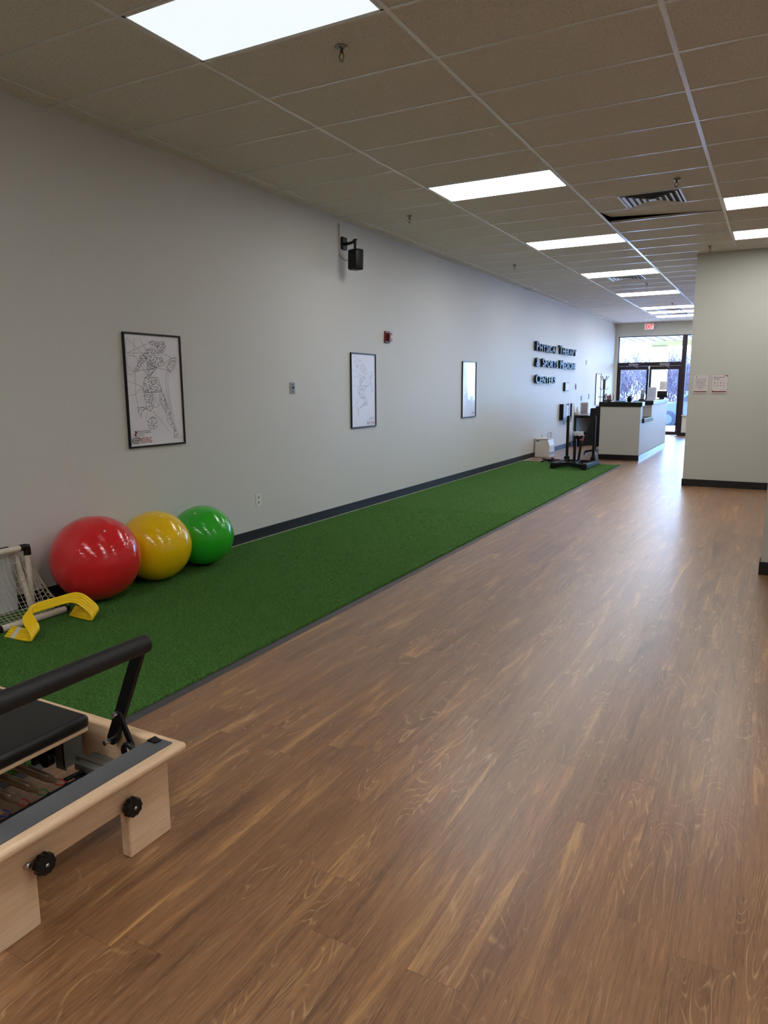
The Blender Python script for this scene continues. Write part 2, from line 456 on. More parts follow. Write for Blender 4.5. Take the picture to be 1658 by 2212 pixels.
# ------------------------------------------------------------------ air vents (square louvred diffusers)
m_vent = M('vent_metal', (216, 218, 222), .35)
def make_vent(x0, y0, label):
    s = .6096; cx, cy = x0+s/2, y0+s/2
    r = thing('air_vent', (cx, cy, H), label, 'air vent', 'square louvred air vents in the ceiling')
    f = MB()
    for k in range(2):
        pass
    w = .022
    for a in ((x0+.008, x0+s-.008, y0+.008, y0+.008+w), (x0+.008, x0+s-.008, y0+s-.008-w, y0+s-.008), (x0+.008, x0+.008+w, y0+.008, y0+s-.008), (x0+s-.008-w, x0+s-.008, y0+.008, y0+s-.008)):
        f.box(*a, H-.008, H-.0)
    f.build('frame', m_vent, r)
    MB().box(x0+.03, x0+s-.03, y0+.03, y0+s-.03, H-.0035, H-.0015).build('backing', M('vent_dark', (26, 24, 26), .7), r)
    for k, hs in enumerate((.262, .205, .148, .091)):
        b = MB(); h2 = hs-.026
        zo, zi = H-.015, H-.005
        o4 = [(cx-hs, cy-hs), (cx+hs, cy-hs), (cx+hs, cy+hs), (cx-hs, cy+hs)]
        i4 = [(cx-h2, cy-h2), (cx+h2, cy-h2), (cx+h2, cy+h2), (cx-h2, cy+h2)]
        v = [(x, y, zo) for x, y in o4]+[(x, y, zi) for x, y in i4]+[(x, y, zo+.002) for x, y in o4]+[(x, y, zi+.002) for x, y in i4]
        fs = []
        for q in range(4):
            n = (q+1) % 4
            fs += [(q, n, 4+n, 4+q), (8+q, 12+q, 12+n, 8+n), (q, 8+q, 8+n, n), (4+q, 4+n, 12+n, 12+q)]
        b.raw(v, fs); b.build('louvre', m_vent, r)
    MB().box(cx-.035, cx+.035, cy-.035, cy+.035, H-.015, H-.011).build('louvre', m_vent, r)
    return r
v0 = make_vent(2.924, JY(7), 'nearest air vent, large, right of the brightest light row')
cxv = RX[1]+.61-.3048
for j, lb in ((16, 'second air vent, tucked directly behind a light panel of the long row'), (26, 'small air vent far down the ceiling, before the last two light panels'), (28, 'farthest air vent, a faint sliver between the last two light panels')):
    copy_tree(v0, (cxv-2.924, JY(j)-JY(7), 0), lb)

# ------------------------------------------------------------------ sprinklers
def make_sprinkler(x, y, label):
    r = thing('sprinkler_head', (x, y, H), label, 'sprinkler', 'fire sprinkler heads in the ceiling')
    MB().lathe([(.036, .0), (.036, -.006), (.022, -.016), (.014, -.018)], (x, y, H), 24).build('escutcheon', M('chrome', (150, 150, 150), .2, metal=1), r)
    b = MB(); b.cyl((x, y, H-.016), (x, y, H-.040), .010, 12)
    for s in (-1, 1): b.tube([(x+s*.008, y, H-.036), (x+s*.015, y, H-.05), (x+s*.011, y, H-.066), (x, y, H-.074)], .0035, 8)
    b.build('body', M('brass', (120, 100, 80), .3, metal=1), r)
    MB().lathe([(.004, -.074), (.016, -.076), (.016, -.079), (.004, -.080)], (x, y, H), 16).build('deflector', M('chrome', (150, 150, 150), .2, metal=1), r)
    return r
s0 = make_sprinkler(2.21, 3.73, 'sprinkler head nearest the viewer, beside the large light panel')
for x, y, lb in ((.76, 7.5, 'sprinkler head above and right of the wall speaker'), (.735, 11.23, 'sprinkler head on the left ceiling strip, farther than the one near the speaker'),
                 (3.53, 7.43, 'sprinkler head just in front of the nearest air vent'), (3.54, 11.1, 'sprinkler head at the top of the wall with two notices'),
                 (2.22, 14.45, 'small sprinkler head behind the second air vent'), (2.22, 18.2, 'tiny farthest sprinkler head in the long light row')):
    copy_tree(s0, (x-2.21, y-3.73, 0), lb)

# ------------------------------------------------------------------ turf
TZ = .012
turf = thing('artificial_turf', (1.0, 6.5, 0), 'long strip of green artificial turf running beside the left wall', 'artificial turf')
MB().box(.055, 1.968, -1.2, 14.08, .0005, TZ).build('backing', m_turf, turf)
rng = np.random.default_rng(3)
def blades(n, x0, x1, y0, y1, h, w):
    x = rng.uniform(x0, x1, n); y = rng.uniform(y0, y1, n); a = rng.uniform(0, 2*PI, n); hh = h*rng.uniform(.5, 1.2, n)
    lx = rng.normal(0, .55, n)*hh; ly = rng.normal(0, .55, n)*hh; ww = w*rng.uniform(.6, 1.3, n)
    v = np.empty((n, 3, 3)); z = np.full(n, TZ-.001)
    v[:, 0] = np.stack([x-ww*np.cos(a), y-ww*np.sin(a), z], 1); v[:, 1] = np.stack([x+ww*np.cos(a), y+ww*np.sin(a), z], 1)
    v[:, 2] = np.stack([x+lx, y+ly, z+hh], 1)
    return v.reshape(-1, 3)
bl = np.concatenate([blades(60000, .06, 1.965, 1.2, 4.2, .014, .0016), blades(60000, .06, 1.965, 4.2, 8, .012, .0018), blades(60000, .06, 1.965, 8, 14.08, .009, .0022),
                     blades(9000, 1.955, 1.972, 1.2, 6, .016, .0016), blades(6000, 1.95, 1.972, 6, 14.08, .016, .003)])
me = bpy.data.meshes.new('pile'); n = len(bl)//3
me.vertices.add(n*3); me.vertices.foreach_set('co', (bl-np.array([1.0, 6.5, 0])).astype(np.float32).ravel())
me.loops.add(n*3); me.loops.foreach_set('vertex_index', np.arange(n*3, dtype=np.int32))
me.polygons.add(n); me.polygons.foreach_set('loop_start', np.arange(0, n*3, 3, dtype=np.int32)); me.polygons.foreach_set('loop_total', np.full(n, 3, dtype=np.int32))
me.update(); me.validate(); me.materials.append(m_blade)
pile = bpy.data.objects.new('pile', me); COL.objects.link(pile); pile.parent = turf; pile['kind'] = 'stuff'
structure(MB().prism([(1.968, .0005), (1.972, .014), (1.985, .014), (2.012, .0005)], -1.2, 14.08, 'y').build('trim_1', m_strip))
structure(MB().box(.013, .052, -1.2, 14.9, .0005, .006, .001).build('trim_2', M('white_caulk', (190, 190, 184), .6)))

# ------------------------------------------------------------------ exercise balls
def ball(x, y, r, fl, col, label, matn, plug):
    z = TZ+r*fl+.004
    t = thing('exercise_ball', (x, y, TZ), label, 'exercise ball', 'exercise balls in a row along the wall')
    b = MB(); b.ell((x, y, z), (r, r, r*fl), 64, 40); o = b.build('ball', ball_material(matn, col), t)
    d = Vector(plug).normalized(); p = Vector((x, y, z))+Vector((d.x*r, d.y*r, d.z*r*fl))
    MB().cyl(p-d*.004, p+d*.003, .007, 12).build('plug', m_white, t)
ball(.322, 3.376, .308, .98, (226, 38, 48), 'large red exercise ball, leftmost of the three balls', 'ball_red', (.55, -.2, .65))
ball(.294, 3.962, .278, .98, (250, 206, 16), 'yellow exercise ball between the red and green balls', 'ball_yellow', (.9, .6, .5))
ball(.280, 4.505, .265, .955, (48, 186, 46), 'green exercise ball, smallest and rightmost of the three', 'ball_green', (.25, -.6, 1.0))

# ------------------------------------------------------------------ posters on the left wall
def homog(src):
    dst = [(0, 1), (1, 1), (1, 0), (0, 0)]; A = []; B = []
    for (x, y), (u, v) in zip(src, dst):
        A += [[x, y, 1, 0, 0, 0, -u*x, -u*y], [0, 0, 0, x, y, 1, -v*x, -v*y]]; B += [u, v]
    h = np.append(np.linalg.solve(np.array(A, float), np.array(B, float)), 1).reshape(3, 3)
    def f(p):
        q = h@np.array([p[0], p[1], 1.0]); return q[0]/q[2], q[1]/q[2]
    return f
def inside(p, poly):
    r = False; n = len(poly)
    for i in range(n):
        a, b = poly[i], poly[i-1]
        if (a[1] > p[1]) != (b[1] > p[1]) and p[0] < (b[0]-a[0])*(p[1]-a[1])/(b[1]-a[1])+a[0]: r = not r
    return r
def poster(y0, y1, z0, z1, label, polys, lines, corners, dens, texts, fw_=.014, tilt=0, ink=None, shapes=()):
    t = thing('framed_poster', (0.0, (y0+y1)/2, (z0+z1)/2), label, 'poster', 'framed posters on the left wall')
    fr = MB(); d = .022
    fr.box(.002, d, y0, y1, z0, z0+fw_, .002); fr.box(.002, d, y0, y1, z1-fw_, z1, .002)
    fr.box(.002, d, y0, y0+fw_, z0+fw_, z1-fw_, .002); fr.box(.002, d, y1-fw_, y1, z0+fw_, z1-fw_, .002)
    fr.build('frame', m_bp, t)
    # sheet, gently buckled under its glossy cover
    sh = MB(); nu, nv = 14, 20; vs = []
    a0, a1, b0, b1 = y0+fw_*.6, y1-fw_*.6, z0+fw_*.6, z1-fw_*.6
    for j in range(nv+1):
        for i in range(nu+1):
            u, v = i/nu, j/nv
            e = math.sin(PI*u)*math.sin(PI*v)
            vs.append((.010+.0025*e*math.sin(5*u+3*v+y0), a0+(a1-a0)*u, b0+(b1-b0)*v))
    sh.raw(vs, [(j*(nu+1)+i, j*(nu+1)+i+1, (j+1)*(nu+1)+i+1, (j+1)*(nu+1)+i) for j in range(nv) for i in range(nu)], True)
    sh.build('sheet', m_gloss, t)
    if corners is None: return t
    hm = homog(corners); rnd = random.Random(int(y0*100))
    def P(p, w=None):
        u, v = hm(p); return (.0148, a0+(a1-a0)*u, b0+(b1-b0)*v)
    N = (1, 0, 0)
    dr = MB(); lt = MB()
    for poly in polys:
        pts = []
        for i in range(len(poly)):
            a, b = poly[i], poly[(i+1) % len(poly)]
            L = math.dist(a, b); k = max(1, int(L/55))
            for q in range(k): pts.append((a[0]+(b[0]-a[0])*q/k+rnd.uniform(-6, 6), a[1]+(b[1]-a[1])*q/k+rnd.uniform(-6, 6)))
        for i in range(len(pts)): dr.seg(P(pts[i]), P(pts[(i+1) % len(pts)]), .0016, N)
        xs = [p[0] for p in poly]; ys = [p[1] for p in poly]
        area = (max(xs)-min(xs))*(max(ys)-min(ys)); inn = []
        for q in range(int(area/dens)):
            p = (rnd.uniform(min(xs), max(xs)), rnd.uniform(min(ys), max(ys)))
            if inside(p, poly): inn.append(p)
        allp = pts+inn
        for p in inn:
            for o in sorted(allp, key=lambda o: math.dist(o, p))[1:4]: lt.seg(P(p), P(o), .0014, N)
    for ln in lines:
        for a, b in zip(ln[:-1], ln[1:]): dr.seg(P(a), P(b), .0017, N)
    dr.raw(lt.v, lt.f)
    if dr.v: dr.build('drawing', m_ink, t)
    for (s, pa, w, h, mt) in texts:
        b = MB(); q = P(pa); put_text(b, s, (.0152, q[1], q[2]), WX, WY, w, h); b.build('lettering', mt, t)
    for (poly, mt) in shapes:
        b = MB(); b.raw([P(p) for p in poly], [tuple(range(len(poly)))]); b.build('drawing', mt, t)
    return t
circ = lambda cx, cy, rx, ry, n=16: [(cx+rx*math.cos(2*PI*i/n), cy+ry*math.sin(2*PI*i/n)) for i in range(n)]
p1 = [[(740, 300), (820, 300), (855, 370), (840, 450), (800, 500), (740, 470), (720, 400)],
      [(550, 430), (640, 410), (740, 490), (820, 600), (820, 700), (700, 740), (600, 700), (560, 650), (500, 520)],
      [(500, 520), (440, 540), (400, 720), (340, 780), (370, 830), (420, 800), (470, 680), (560, 600)],
      [(560, 650), (720, 740), (600, 890), (560, 860)],
      [(530, 900), (740, 910), (820, 1140), (640, 1150), (500, 1150), (510, 1000)],
      [(540, 1150), (650, 1150), (690, 1380), (640, 1470), (570, 1420), (530, 1200)],
      [(430, 1400), (540, 1390), (560, 1430), (500, 1460), (495, 1580), (440, 1480)],
      [(800, 1150), (850, 1200), (960, 1480), (980, 1600), (1080, 1800), (1165, 1870), (1020, 1880), (1020, 1750), (930, 1650), (880, 1480), (790, 1320)],
      circ(680, 1650, 78, 103), [(950, 580), (1030, 560), (1040, 620), (990, 760), (940, 820), (890, 790), (900, 650)],
      [(560, 310), (640, 290), (730, 310), (720, 400), (640, 360)]]
l1 = [[(205, 235), (720, 745)], [(205, 235), (190, 400), (215, 500), (800, 490)], [(215, 500), (540, 340)], [(330, 810), (720, 745), (610, 890)], [(720, 745), (920, 785)],
      [(330, 240), (340, 560)], [(420, 240), (540, 460)], [(245, 960), (490, 1060), (390, 1190), (370, 830)], [(390, 1190), (270, 1210)], [(390, 1190), (440, 1400)],
      [(225, 690), (330, 810)], [(230, 540), (250, 860), (360, 850)], [(230, 540), (350, 550), (560, 850)], [(820, 500), (950, 570), (830, 670), (900, 760)],
      [(870, 800), (868, 1000), (890, 1150), (940, 1350), (1040, 1780)], [(905, 800), (905, 1000), (925, 1200), (985, 1450), (1065, 1780)],
      [(650, 1150), (770, 1380), (690, 1400)], [(660, 1150), (820, 1140)], [(770, 1150), (770, 1380)], [(680, 1460), (980, 1810)], [(590, 1460), (570, 1600), (620, 1640)], [(840, 1160), (900, 1400)]]
logo = [[(375, 1870), (400, 1850), (410, 1800), (395, 1790), (420, 1775), (440, 1800), (425, 1830), (435, 1880), (410, 1855)]]
poster(4.025, 4.64, 1.033, 1.938, 'framed poster of a line-drawn basketball player above the red ball, reading KEEPMOVING', p1, l1,
       [(145, 145), (1075, 210), (1190, 1945), (345, 2040)], 380,
       [('KEEP', (372, 1985), .078, .048, m_bp), ('MOVING', (498, 1976), .122, .048, m_inkr),
        ('Physical Therapy', (446, 1800), .135, .014, m_ink), ('& Sports Medicine', (446, 1828), .145, .014, m_ink), ('Centers', (446, 1857), .07, .011, m_ink)], shapes=[(l, m_dred) for l in logo])
p2 = [[(300, 470), (370, 430), (380, 480), (330, 520)], [(440, 450), (500, 420), (560, 520), (600, 640), (560, 680), (420, 560)], [(430, 670), (550, 740), (480, 840), (430, 960), (400, 860)],
      [(430, 960), (600, 950), (520, 1080), (560, 1250), (470, 1280), (420, 1220), (370, 1120), (380, 1040)], [(670, 620), (720, 600), (740, 680), (710, 800), (690, 830), (650, 700)],
      [(690, 830), (740, 1110), (715, 1080), (670, 900)], [(480, 1180), (560, 1250), (620, 1400), (600, 1440), (520, 1440), (420, 1530), (500, 1420), (560, 1380)],
      [(370, 1480), (350, 1510), (380, 1700), (400, 1710), (390, 1560)]]
l2 = [[(240, 350), (440, 340), (500, 420)], [(240, 350), (330, 430)], [(235, 560), (430, 670)], [(240, 220), (440, 340)], [(240, 740), (430, 690)], [(240, 930), (430, 990)], [(430, 960), (630, 950), (660, 890)],
      [(550, 740), (630, 950)], [(640, 700), (650, 900)], [(760, 760), (740, 1110)], [(340, 1240), (350, 1380), (280, 1480), (235, 1520)], [(350, 1380), (420, 1290)], [(390, 1560), (420, 1530)]]
poster(7.435, 8.045, 1.012, 1.912, 'framed poster of a line-drawn runner, left of the red fire alarm strobe', p2, l2,
       [(195, 150), (790, 190), (840, 1975), (225, 2035)], 700,
       [('KEEP', (610, 1948), .068, .035, m_ink), ('MOVING', (702, 1942), .105, .035, m_inkr), ('Physical Therapy', (668, 1780), .12, .012, m_ink), ('& Sports Medicine', (668, 1803), .12, .012, m_ink), ('Centers', (668, 1825), .055, .010, m_ink)])
sq = [(0, 0), (100, 0), (100, 150), (0, 150)]
p3 = [[(44, 30), (56, 30), (58, 40), (50, 46), (42, 40)], [(34, 50), (66, 50), (62, 84), (38, 84)], [(38, 84), (62, 84), (66, 122), (54, 104), (44, 122), (34, 122)]]
l3 = [[(5, 20), (34, 50)], [(95, 20), (66, 50)], [(34, 50), (14, 70), (24, 90)], [(66, 50), (86, 70), (78, 90)], [(5, 100), (38, 84)], [(95, 110), (62, 84)]]
poster(10.92, 11.53, .999, 1.908, 'framed glossy poster full of reflections, farthest of the three large ones before the sign', [[(x, y) for x, y in q] for q in p3], l3, sq, 60,
       [('KEEPMOVING', (70, 142), .16, .03, m_ink)])
poster(20.76, 21.40, .955, 1.845, 'tall framed poster at the far end behind the coat rack', p3, l3[:3], sq, 90, [])

# ------------------------------------------------------------------ small things on the left wall
t = thing('wall_outlet', (0, 5.625, .395), 'white electrical outlet low on the wall right of the green ball', 'outlet')
MB().box(0, .006, 5.585, 5.665, .333, .46, .002).build('plate', m_white, t)
for z in (.422, .370):
    s_ = MB().box(.005, .009, 5.608, 5.642, z-.016, z+.016, .003).build('socket', M('outlet_socket', (190, 188, 182), .4), t)
    MB().box(.0085, .0095, 5.617, 5.620, z-.004, z+.009).box(.0085, .0095, 5.630, 5.633, z-.004, z+.009).build('slot', m_bp, s_)
t = thing('wall_control', (0, 6.257, 1.5), 'small steel wall control plate with a black button, mid wall', 'wall switch')
MB().box(0, .007, 6.214, 6.301, 1.442, 1.557, .002).build('plate', M('brushed_plate', (150, 148, 142), .35, metal=.6), t)
MB().cyl((.006, 6.262, 1.502), (.016, 6.262, 1.502), .012, 16).build('button', m_bp, t)
for z in (1.455, 1.524): MB().box(.006, .010, 6.243, 6.280, z, z+.021, .001).build('insert', M('grey_insert', (110, 108, 104), .5), t)
t = thing('fire_alarm_strobe', (0, 8.365, 2.14), 'dark red fire alarm strobe on the wall right of the runner poster', 'fire alarm')
MB().box(-.0005, .022, 8.297, 8.433, 2.066, 2.212, .005).build('backplate', m_dred, t)
MB().box(.02, .055, 8.345, 8.425, 2.085, 2.19, .006).build('housing', M('red_housing', (120, 34, 28), .35), t)
MB().box(.054, .062, 8.36, 8.41, 2.12, 2.165, .004).build('lens', M('strobe_lens', (190, 170, 160), .2), t)
# speaker on bracket
t = thing('wall_speaker', (0, 7.3, 3.1), 'black loudspeaker on a bracket high on the left wall', 'speaker')
MB().box(0, .03, 7.268, 7.378, 3.05, 3.19, .012).build('wall_plate', m_bp, t)
b = MB(); b.tube([(.02, 7.32, 3.11), (.10, 7.30, 3.11), (.19, 7.26, 3.115)], .016, 12); b.cyl((.20, 7.255, 3.14), (.20, 7.255, 3.02), .016, 12); b.cyl((.17, 7.265, 3.13), (.23, 7.245, 3.13), .008, 8)
b.build('arm', m_bp, t)
R = Matrix.Translation((.215, 7.235, 2.915))@Matrix.Rotation(math.radians(-24), 4, 'Z')@Matrix.Rotation(math.radians(2), 4, 'Y')
MB().box(-.075, .075, -.055, .065, -.112, .112, .02, 4, R, True).build('cabinet', m_bp, t)
MB().box(-.064, .064, -.060, -.05, -.100, .100, .006, 2, R).build('grille', M('grille', (12, 12, 13), .8, bump=.5, bscale=700), t)
MB().tube([(.008, 7.237, 2.99), (.03, 7.235, 2.95), (.09, 7.22, 2.915), (.145, 7.21, 2.91)], .003, 8).build('cable', m_bp, t)
tag(MB().box(0, .014, 7.226, 7.244, 2.986, 3.32, .002).build('cable_raceway', M('raceway', (190, 188, 180), .5), None, (0, 7.235, 3.15)), 'thin white cable raceway running from the ceiling down beside the speaker', 'cable raceway')

# sign letters
t = thing('wall_sign', (0, 16.5, 2.0), 'large dark raised letters reading Physical Therapy & Sports Medicine Centers on the left wall', 'sign')
def sign_line(s, caps, y0, y1, zb, hb, hs):
    geo = []; x = 0
    for ch, big in zip(s, caps):
        if ch == ' ': x += .30; continue
        v, f = text_geo(ch, .5, .022)
        xs = [p[0] for p in v]; ys = [p[1] for p in v]; a, b_, c_, d_ = min(xs), max(xs), min(ys), max(ys)
        hgt = hb if big else hs; k = hgt/(d_-c_)
        w = (b_-a)*(.95 if big else .8)/.7*.5
        geo.append((x, w, v, f, a, b_, c_, k)); x += w+.055
    sc = (y1-y0)/(x-.055)
    for (x, w, v, f, a, b_, c_, k) in geo:
        mb = MB(); mb.raw([(.012+(p[2]+.5)*.05, y0+sc*(x+(p[0]-a)/(b_-a)*w), zb+(p[1]-c_)*k) for p in v], f)
        mb.build('letter', m_letter, t)
sign_line('PHYSICAL THERAPY', [1]+[0]*8+[1]+[0]*6, 14.83, 18.2, 2.228, .195, .150)
sign_line('& SPORTS MEDICINE', [1, 0, 1]+[0]*6+[1]+[0]*7, 14.83, 18.2, 1.905, .185, .150)
sign_line('CENTERS', [1]+[0]*6, 14.83, 16.36, 1.562, .180, .145)

t = thing('picture_frame', (0, 17.45, 1.485), 'small dark-edged picture frame on the wall below the sign', 'picture frame')
MB().box(0, .05, 17.27, 17.64, 1.382, 1.588, .004).build('frame', m_bp, t); MB().box(.048, .053, 17.31, 17.62, 1.40, 1.572).build('picture', m_paper, t)
t = thing('brochure_rack', (0, 17.4, .9), 'dark wall rack holding white brochures below the small picture frame', 'brochure rack')
b = MB(); b.box(0, .10, 17.0, 17.02, .72, 1.08, .003); b.box(0, .10, 17.78, 17.80, .72, 1.08, .003); b.box(0, .012, 17.0, 17.8, .72, 1.06, .003); b.box(.08, .10, 17.0, 17.8, .72, .76, .003); b.box(0, .10, 17.0, 17.8, .70, .72)
b.build('rack', m_bp, t)
for i, y in enumerate((17.04, 17.22, 17.41, 17.60)):
    q = MB(); q.box(.03+.008*(i % 2), .07, y, y+.16, .72, 1.085-.02*(i % 3), .004); q.build('brochure', m_paper if i % 2 == 0 else M('brochure_grey', (150, 156, 176), .5), t)
for i, y in enumerate((17.1, 17.35, 17.55, 17.72)):
    MB().box(.085, .095, y, y+.05, .60+.04*(i % 2), .705, .002).build('hanging_tag', M('dark_tag', (44, 50, 66), .5), t)
b = MB()
for k in range(4):
    a = k*PI/2+.3; b.tube([(.012, 18.46, 1.488), (.012, 18.46+.05*math.cos(a), 1.488+.085*math.sin(a))], [.012, .004], 8)
tag(b.build('wall_ornament', m_bm, None, (0, 18.46, 1.488)), 'small dark star-like ornament right of the small picture frame', 'wall ornament')
tag(MB().box(0, .012, 19.08, 19.22, 1.12, 1.25, .003).build('light_switch', M('switch_grey', (120, 128, 140), .4), None, (0, 19.15, 1.19)), 'small grey switch plate above the desk, nearer of the two', 'light switch')
tag(MB().box(0, .012, 19.93, 20.07, 1.15, 1.29, .003).build('light_switch', M('switch_grey', (120, 128, 140), .4), None, (0, 20.0, 1.22)), 'small grey switch plate beside the far poster, farther of the two', 'light switch')
tag(MB().box(0, .015, 19.5, 19.6, 2.06, 2.17, .003).build('wall_sensor', M('sensor', (180, 190, 205), .4), None, (0, 19.55, 2.11)), 'tiny pale sensor on the far left wall right of the sign', 'sensor')

# ------------------------------------------------------------------ notices on the pillar wall
def notice(x0, label):
    t = thing('paper_notice', (x0+.108, 11.65, 1.515), label, 'notice', None)
    MB().box(x0, x0+.216, 11.644, 11.6502, 1.378, 1.652, .001).build('sleeve', M('clear_sleeve', (186, 184, 180), .25), t)
    MB().box(x0+.008, x0+.208, 11.6425, 11.6438, 1.388, 1.645).build('sheet', M('notice_paper', (206, 198, 198), .55), t)
    return t
t = notice(3.383, 'left notice on the right-hand wall, centred cursive text above a red bar')
mtx = MB()
for i, (s, w) in enumerate((('Ask your clinician', .148), ('or our front desk', .138), ('staff about our', .128), ('dry needling', .105), ('payment policies', .140), ('if applicable', .085), ('to you.', .055))):
    put_text(mtx, s, (3.383+.108, 11.642, 1.585-.0235*i), BX, BY_, w, .0165, offset=.015, center=True, shear=.25)
mtx.build('lettering', m_ink, t)
MB().box(3.401, 3.581, 11.6415, 11.6425, 1.402, 1.415).build('red_bar', m_dred, t)
MB().raw([(3.425, 11.642, 1.622), (3.436, 11.642, 1.640), (3.441, 11.642, 1.628), (3.433, 11.642, 1.616)], [(0, 1, 2, 3)]).build('emblem', m_ink, t)
t = notice(3.641, 'right notice on the right-hand wall, headed Recommended Products with small icons')
mtx = MB()
put_text(mtx, 'Recommended', (3.663, 11.642, 1.608), BX, BY_, .150, .017, offset=.02); put_text(mtx, 'Products', (3.663, 11.642, 1.585), BX, BY_, .085, .015, offset=.02)
mtx.build('lettering', M('navy_ink', (52, 48, 84), .5), t)
q = MB(); put_text(q, 'Ask your clinician about these items for home use', (3.663, 11.642, 1.567), BX, BY_, .155, .008)
put_text(q, 'Physical Therapy', (3.752, 11.642, 1.436), BX, BY_, .068, .009)
for r_ in range(2):
    for c_ in range(4):
        x, z = 3.682+.040*c_, 1.535-.042*r_
        rr = random.Random(r_*7+c_); pts = [(x+.009*math.cos(a)*rr.uniform(.3, 1), 11.642, z+.013*math.sin(a)*rr.uniform(.5, 1)) for a in [i*PI/4 for i in range(8)]]
        q.raw(pts, [tuple(range(8))])
q.build('icons', m_ink, t)
MB().raw([(3.651, 11.6418, 1.400), (3.842, 11.6418, 1.400), (3.842, 11.6418, 1.416), (3.672, 11.6418, 1.416), (3.651, 11.6418, 1.432)], [(0, 1, 2, 3, 4)]).build('red_bar', m_dred, t)
MB().raw([(3.78, 11.6418, 1.643), (3.848, 11.6418, 1.643), (3.848, 11.6418, 1.618), (3.83, 11.6418, 1.634)], [(0, 1, 2, 3)]).build('corner_band', m_dred, t)

# ------------------------------------------------------------------ storefront wall, doors, windows
w = MB()
w.box(0, XR, YE, YE+.25, 2.985, H+.4); w.box(0, .085, YE, YE+.25, 0, 2.985); w.box(2.05, XR, YE, YE+.25, .10, .60)
structure(w.build('wall_storefront', M('storefront_wall', (206, 206, 194), .6)))
structure(MB().box(2.02, XR, YE-.02, YE+.25, 0, .10).build('baseboard_storefront', m_black))
structure(MB().box(2.03, XR, YE-.06, YE+.2, .60, .625, .004).build('trim_3', M('sill', (222, 220, 212), .5)))
def bar(mb, x0, x1, z0, z1, d0=.08, d1=.17): mb.box(x0, x1, YE+d0, YE+d1, z0, z1, .004)
def window(n, x0, x1, z0, z1, f=.035):
    r = bpy.data.objects.new(n, None); COL.objects.link(r); r.location = (x0, YE, z0); WL[r.name] = Vector(r.location); r['kind'] = 'structure'
    b = MB(); bar(b, x0, x1, z1-f, z1); bar(b, x0, x1, z0, z0+f); bar(b, x0, x0+f, z0+f, z1-f); bar(b, x1-f, x1, z0+f, z1-f); b.build('window_frame', m_frame_dk, r)
    MB().box(x0+f, x1-f, YE+.12, YE+.126, z0+f, z1-f).build('window_pane', m_glass, r); return r
window('window_1', .085, 1.945, 2.12, 2.985, .022)
window('window_2', 2.03, 3.6, .62, 2.985, .022); window('window_3', 3.65, 5.2, .62, 2.985, .022); window('window_4', 5.25, 6.8, .62, 2.985, .022); window('window_5', 6.85, XR-.02, .62, 2.985, .022)
b = MB(); b.box(1.925, 2.035, YE+.05, YE+.2, 0, 2.985, .005); b.box(.085, 1.93, YE+.06, YE+.19, 2.09, 2.20, .005); b.box(.085, .13, YE+.06, YE+.19, 0, 2.09, .004)
for x in (3.6, 5.2, 6.8): b.box(x, x+.05, YE+.05, YE+.2, .62, 2.985, .004)
structure(b.build('trim_4', m_frame_dk))
def door(n, x0, x1, hs):
    r = bpy.data.objects.new(n, None); COL.objects.link(r); r.location = (x0, YE, 0); WL[r.name] = Vector(r.location); r['kind'] = 'structure'
    b = MB(); bar(b, x0, x1, 1.98, 2.085); bar(b, x0, x1, .01, .12); bar(b, x0, x0+.06, .12, 1.98); bar(b, x1-.06, x1, .12, 1.98); b.build('door_frame', m_frame_dk, r)
    MB().box(x0+.06, x1-.06, YE+.12, YE+.126, .12, 1.98).build('door_glass', m_glass, r)
    MB().tube([(x0+.04, YE+.08, 1.02), (x0+.04, YE+.04, 1.02), (x1-.04, YE+.04, 1.02), (x1-.04, YE+.08, 1.02)], .014, 8).build('push_bar', m_steel, r)
    hx = x0+.45
    MB().box(hx-.16, hx+.12, YE+.05, YE+.10, 2.11, 2.165, .006).build('door_closer', M('closer', (150, 140, 150), .35, metal=.6), r)
    MB().tube([(hx, YE+.06, 2.11), (hx+.05, YE+.0, 2.07), (hx+.12, YE+.07, 2.03)], .008, 8).build('closer_arm', M('closer', (150, 140, 150), .35, metal=.6), r)
    return r
door('door_1', .13, 1.01, 1); door('door_2', 1.03, 1.92, 0)
t = thing('paper_notice', (1.44, YE+.1, 1.5), 'white sheet taped inside the glass of the right entrance door', 'notice')
MB().box(1.35, 1.55, YE+.108, YE+.116, 1.37, 1.62).build('sheet', m_paper, t)
q = MB()
for i in range(9): q.box(1.37, 1.53-.02*(i % 3), YE+.1075, YE+.1079, 1.585-.022*i, 1.589-.022*i)
q.build('lettering', m_inkl, t)
tag(MB().box(1.0, 1.05, YE+.03, YE+.075, 2.0, 2.07, .008).build('door_sensor', m_white, None, (1.02, YE+.05, 2.03)), 'small white sensor above the meeting edge of the two doors', 'sensor')
# exit sign
t = thing('exit_sign', (.98, YE, 3.25), 'lit EXIT sign with red letters above the entrance', 'exit sign')
MB().box(.835, 1.115, YE-.045, YE-.001, 3.155, 3.345, .012).build('housing', M('exit_housing', (226, 220, 220), .4), t)
MB().box(.85, 1.10, YE-.050, YE-.044, 3.170, 3.330, .004).build('face', m_exit, t)
q = MB(); put_text(q, 'EXIT', (.975, YE-.0515, 3.187), BX, BY_, .205, .126, depth=.0, offset=.03, center=True); q.build('lettering', m_red_led, t)
for s in (-1, 1):
    MB().ell((.975+s*.17, YE-.03, 3.29), (.028, .03, .028), 12, 8).build('lamp_head', m_white, t)

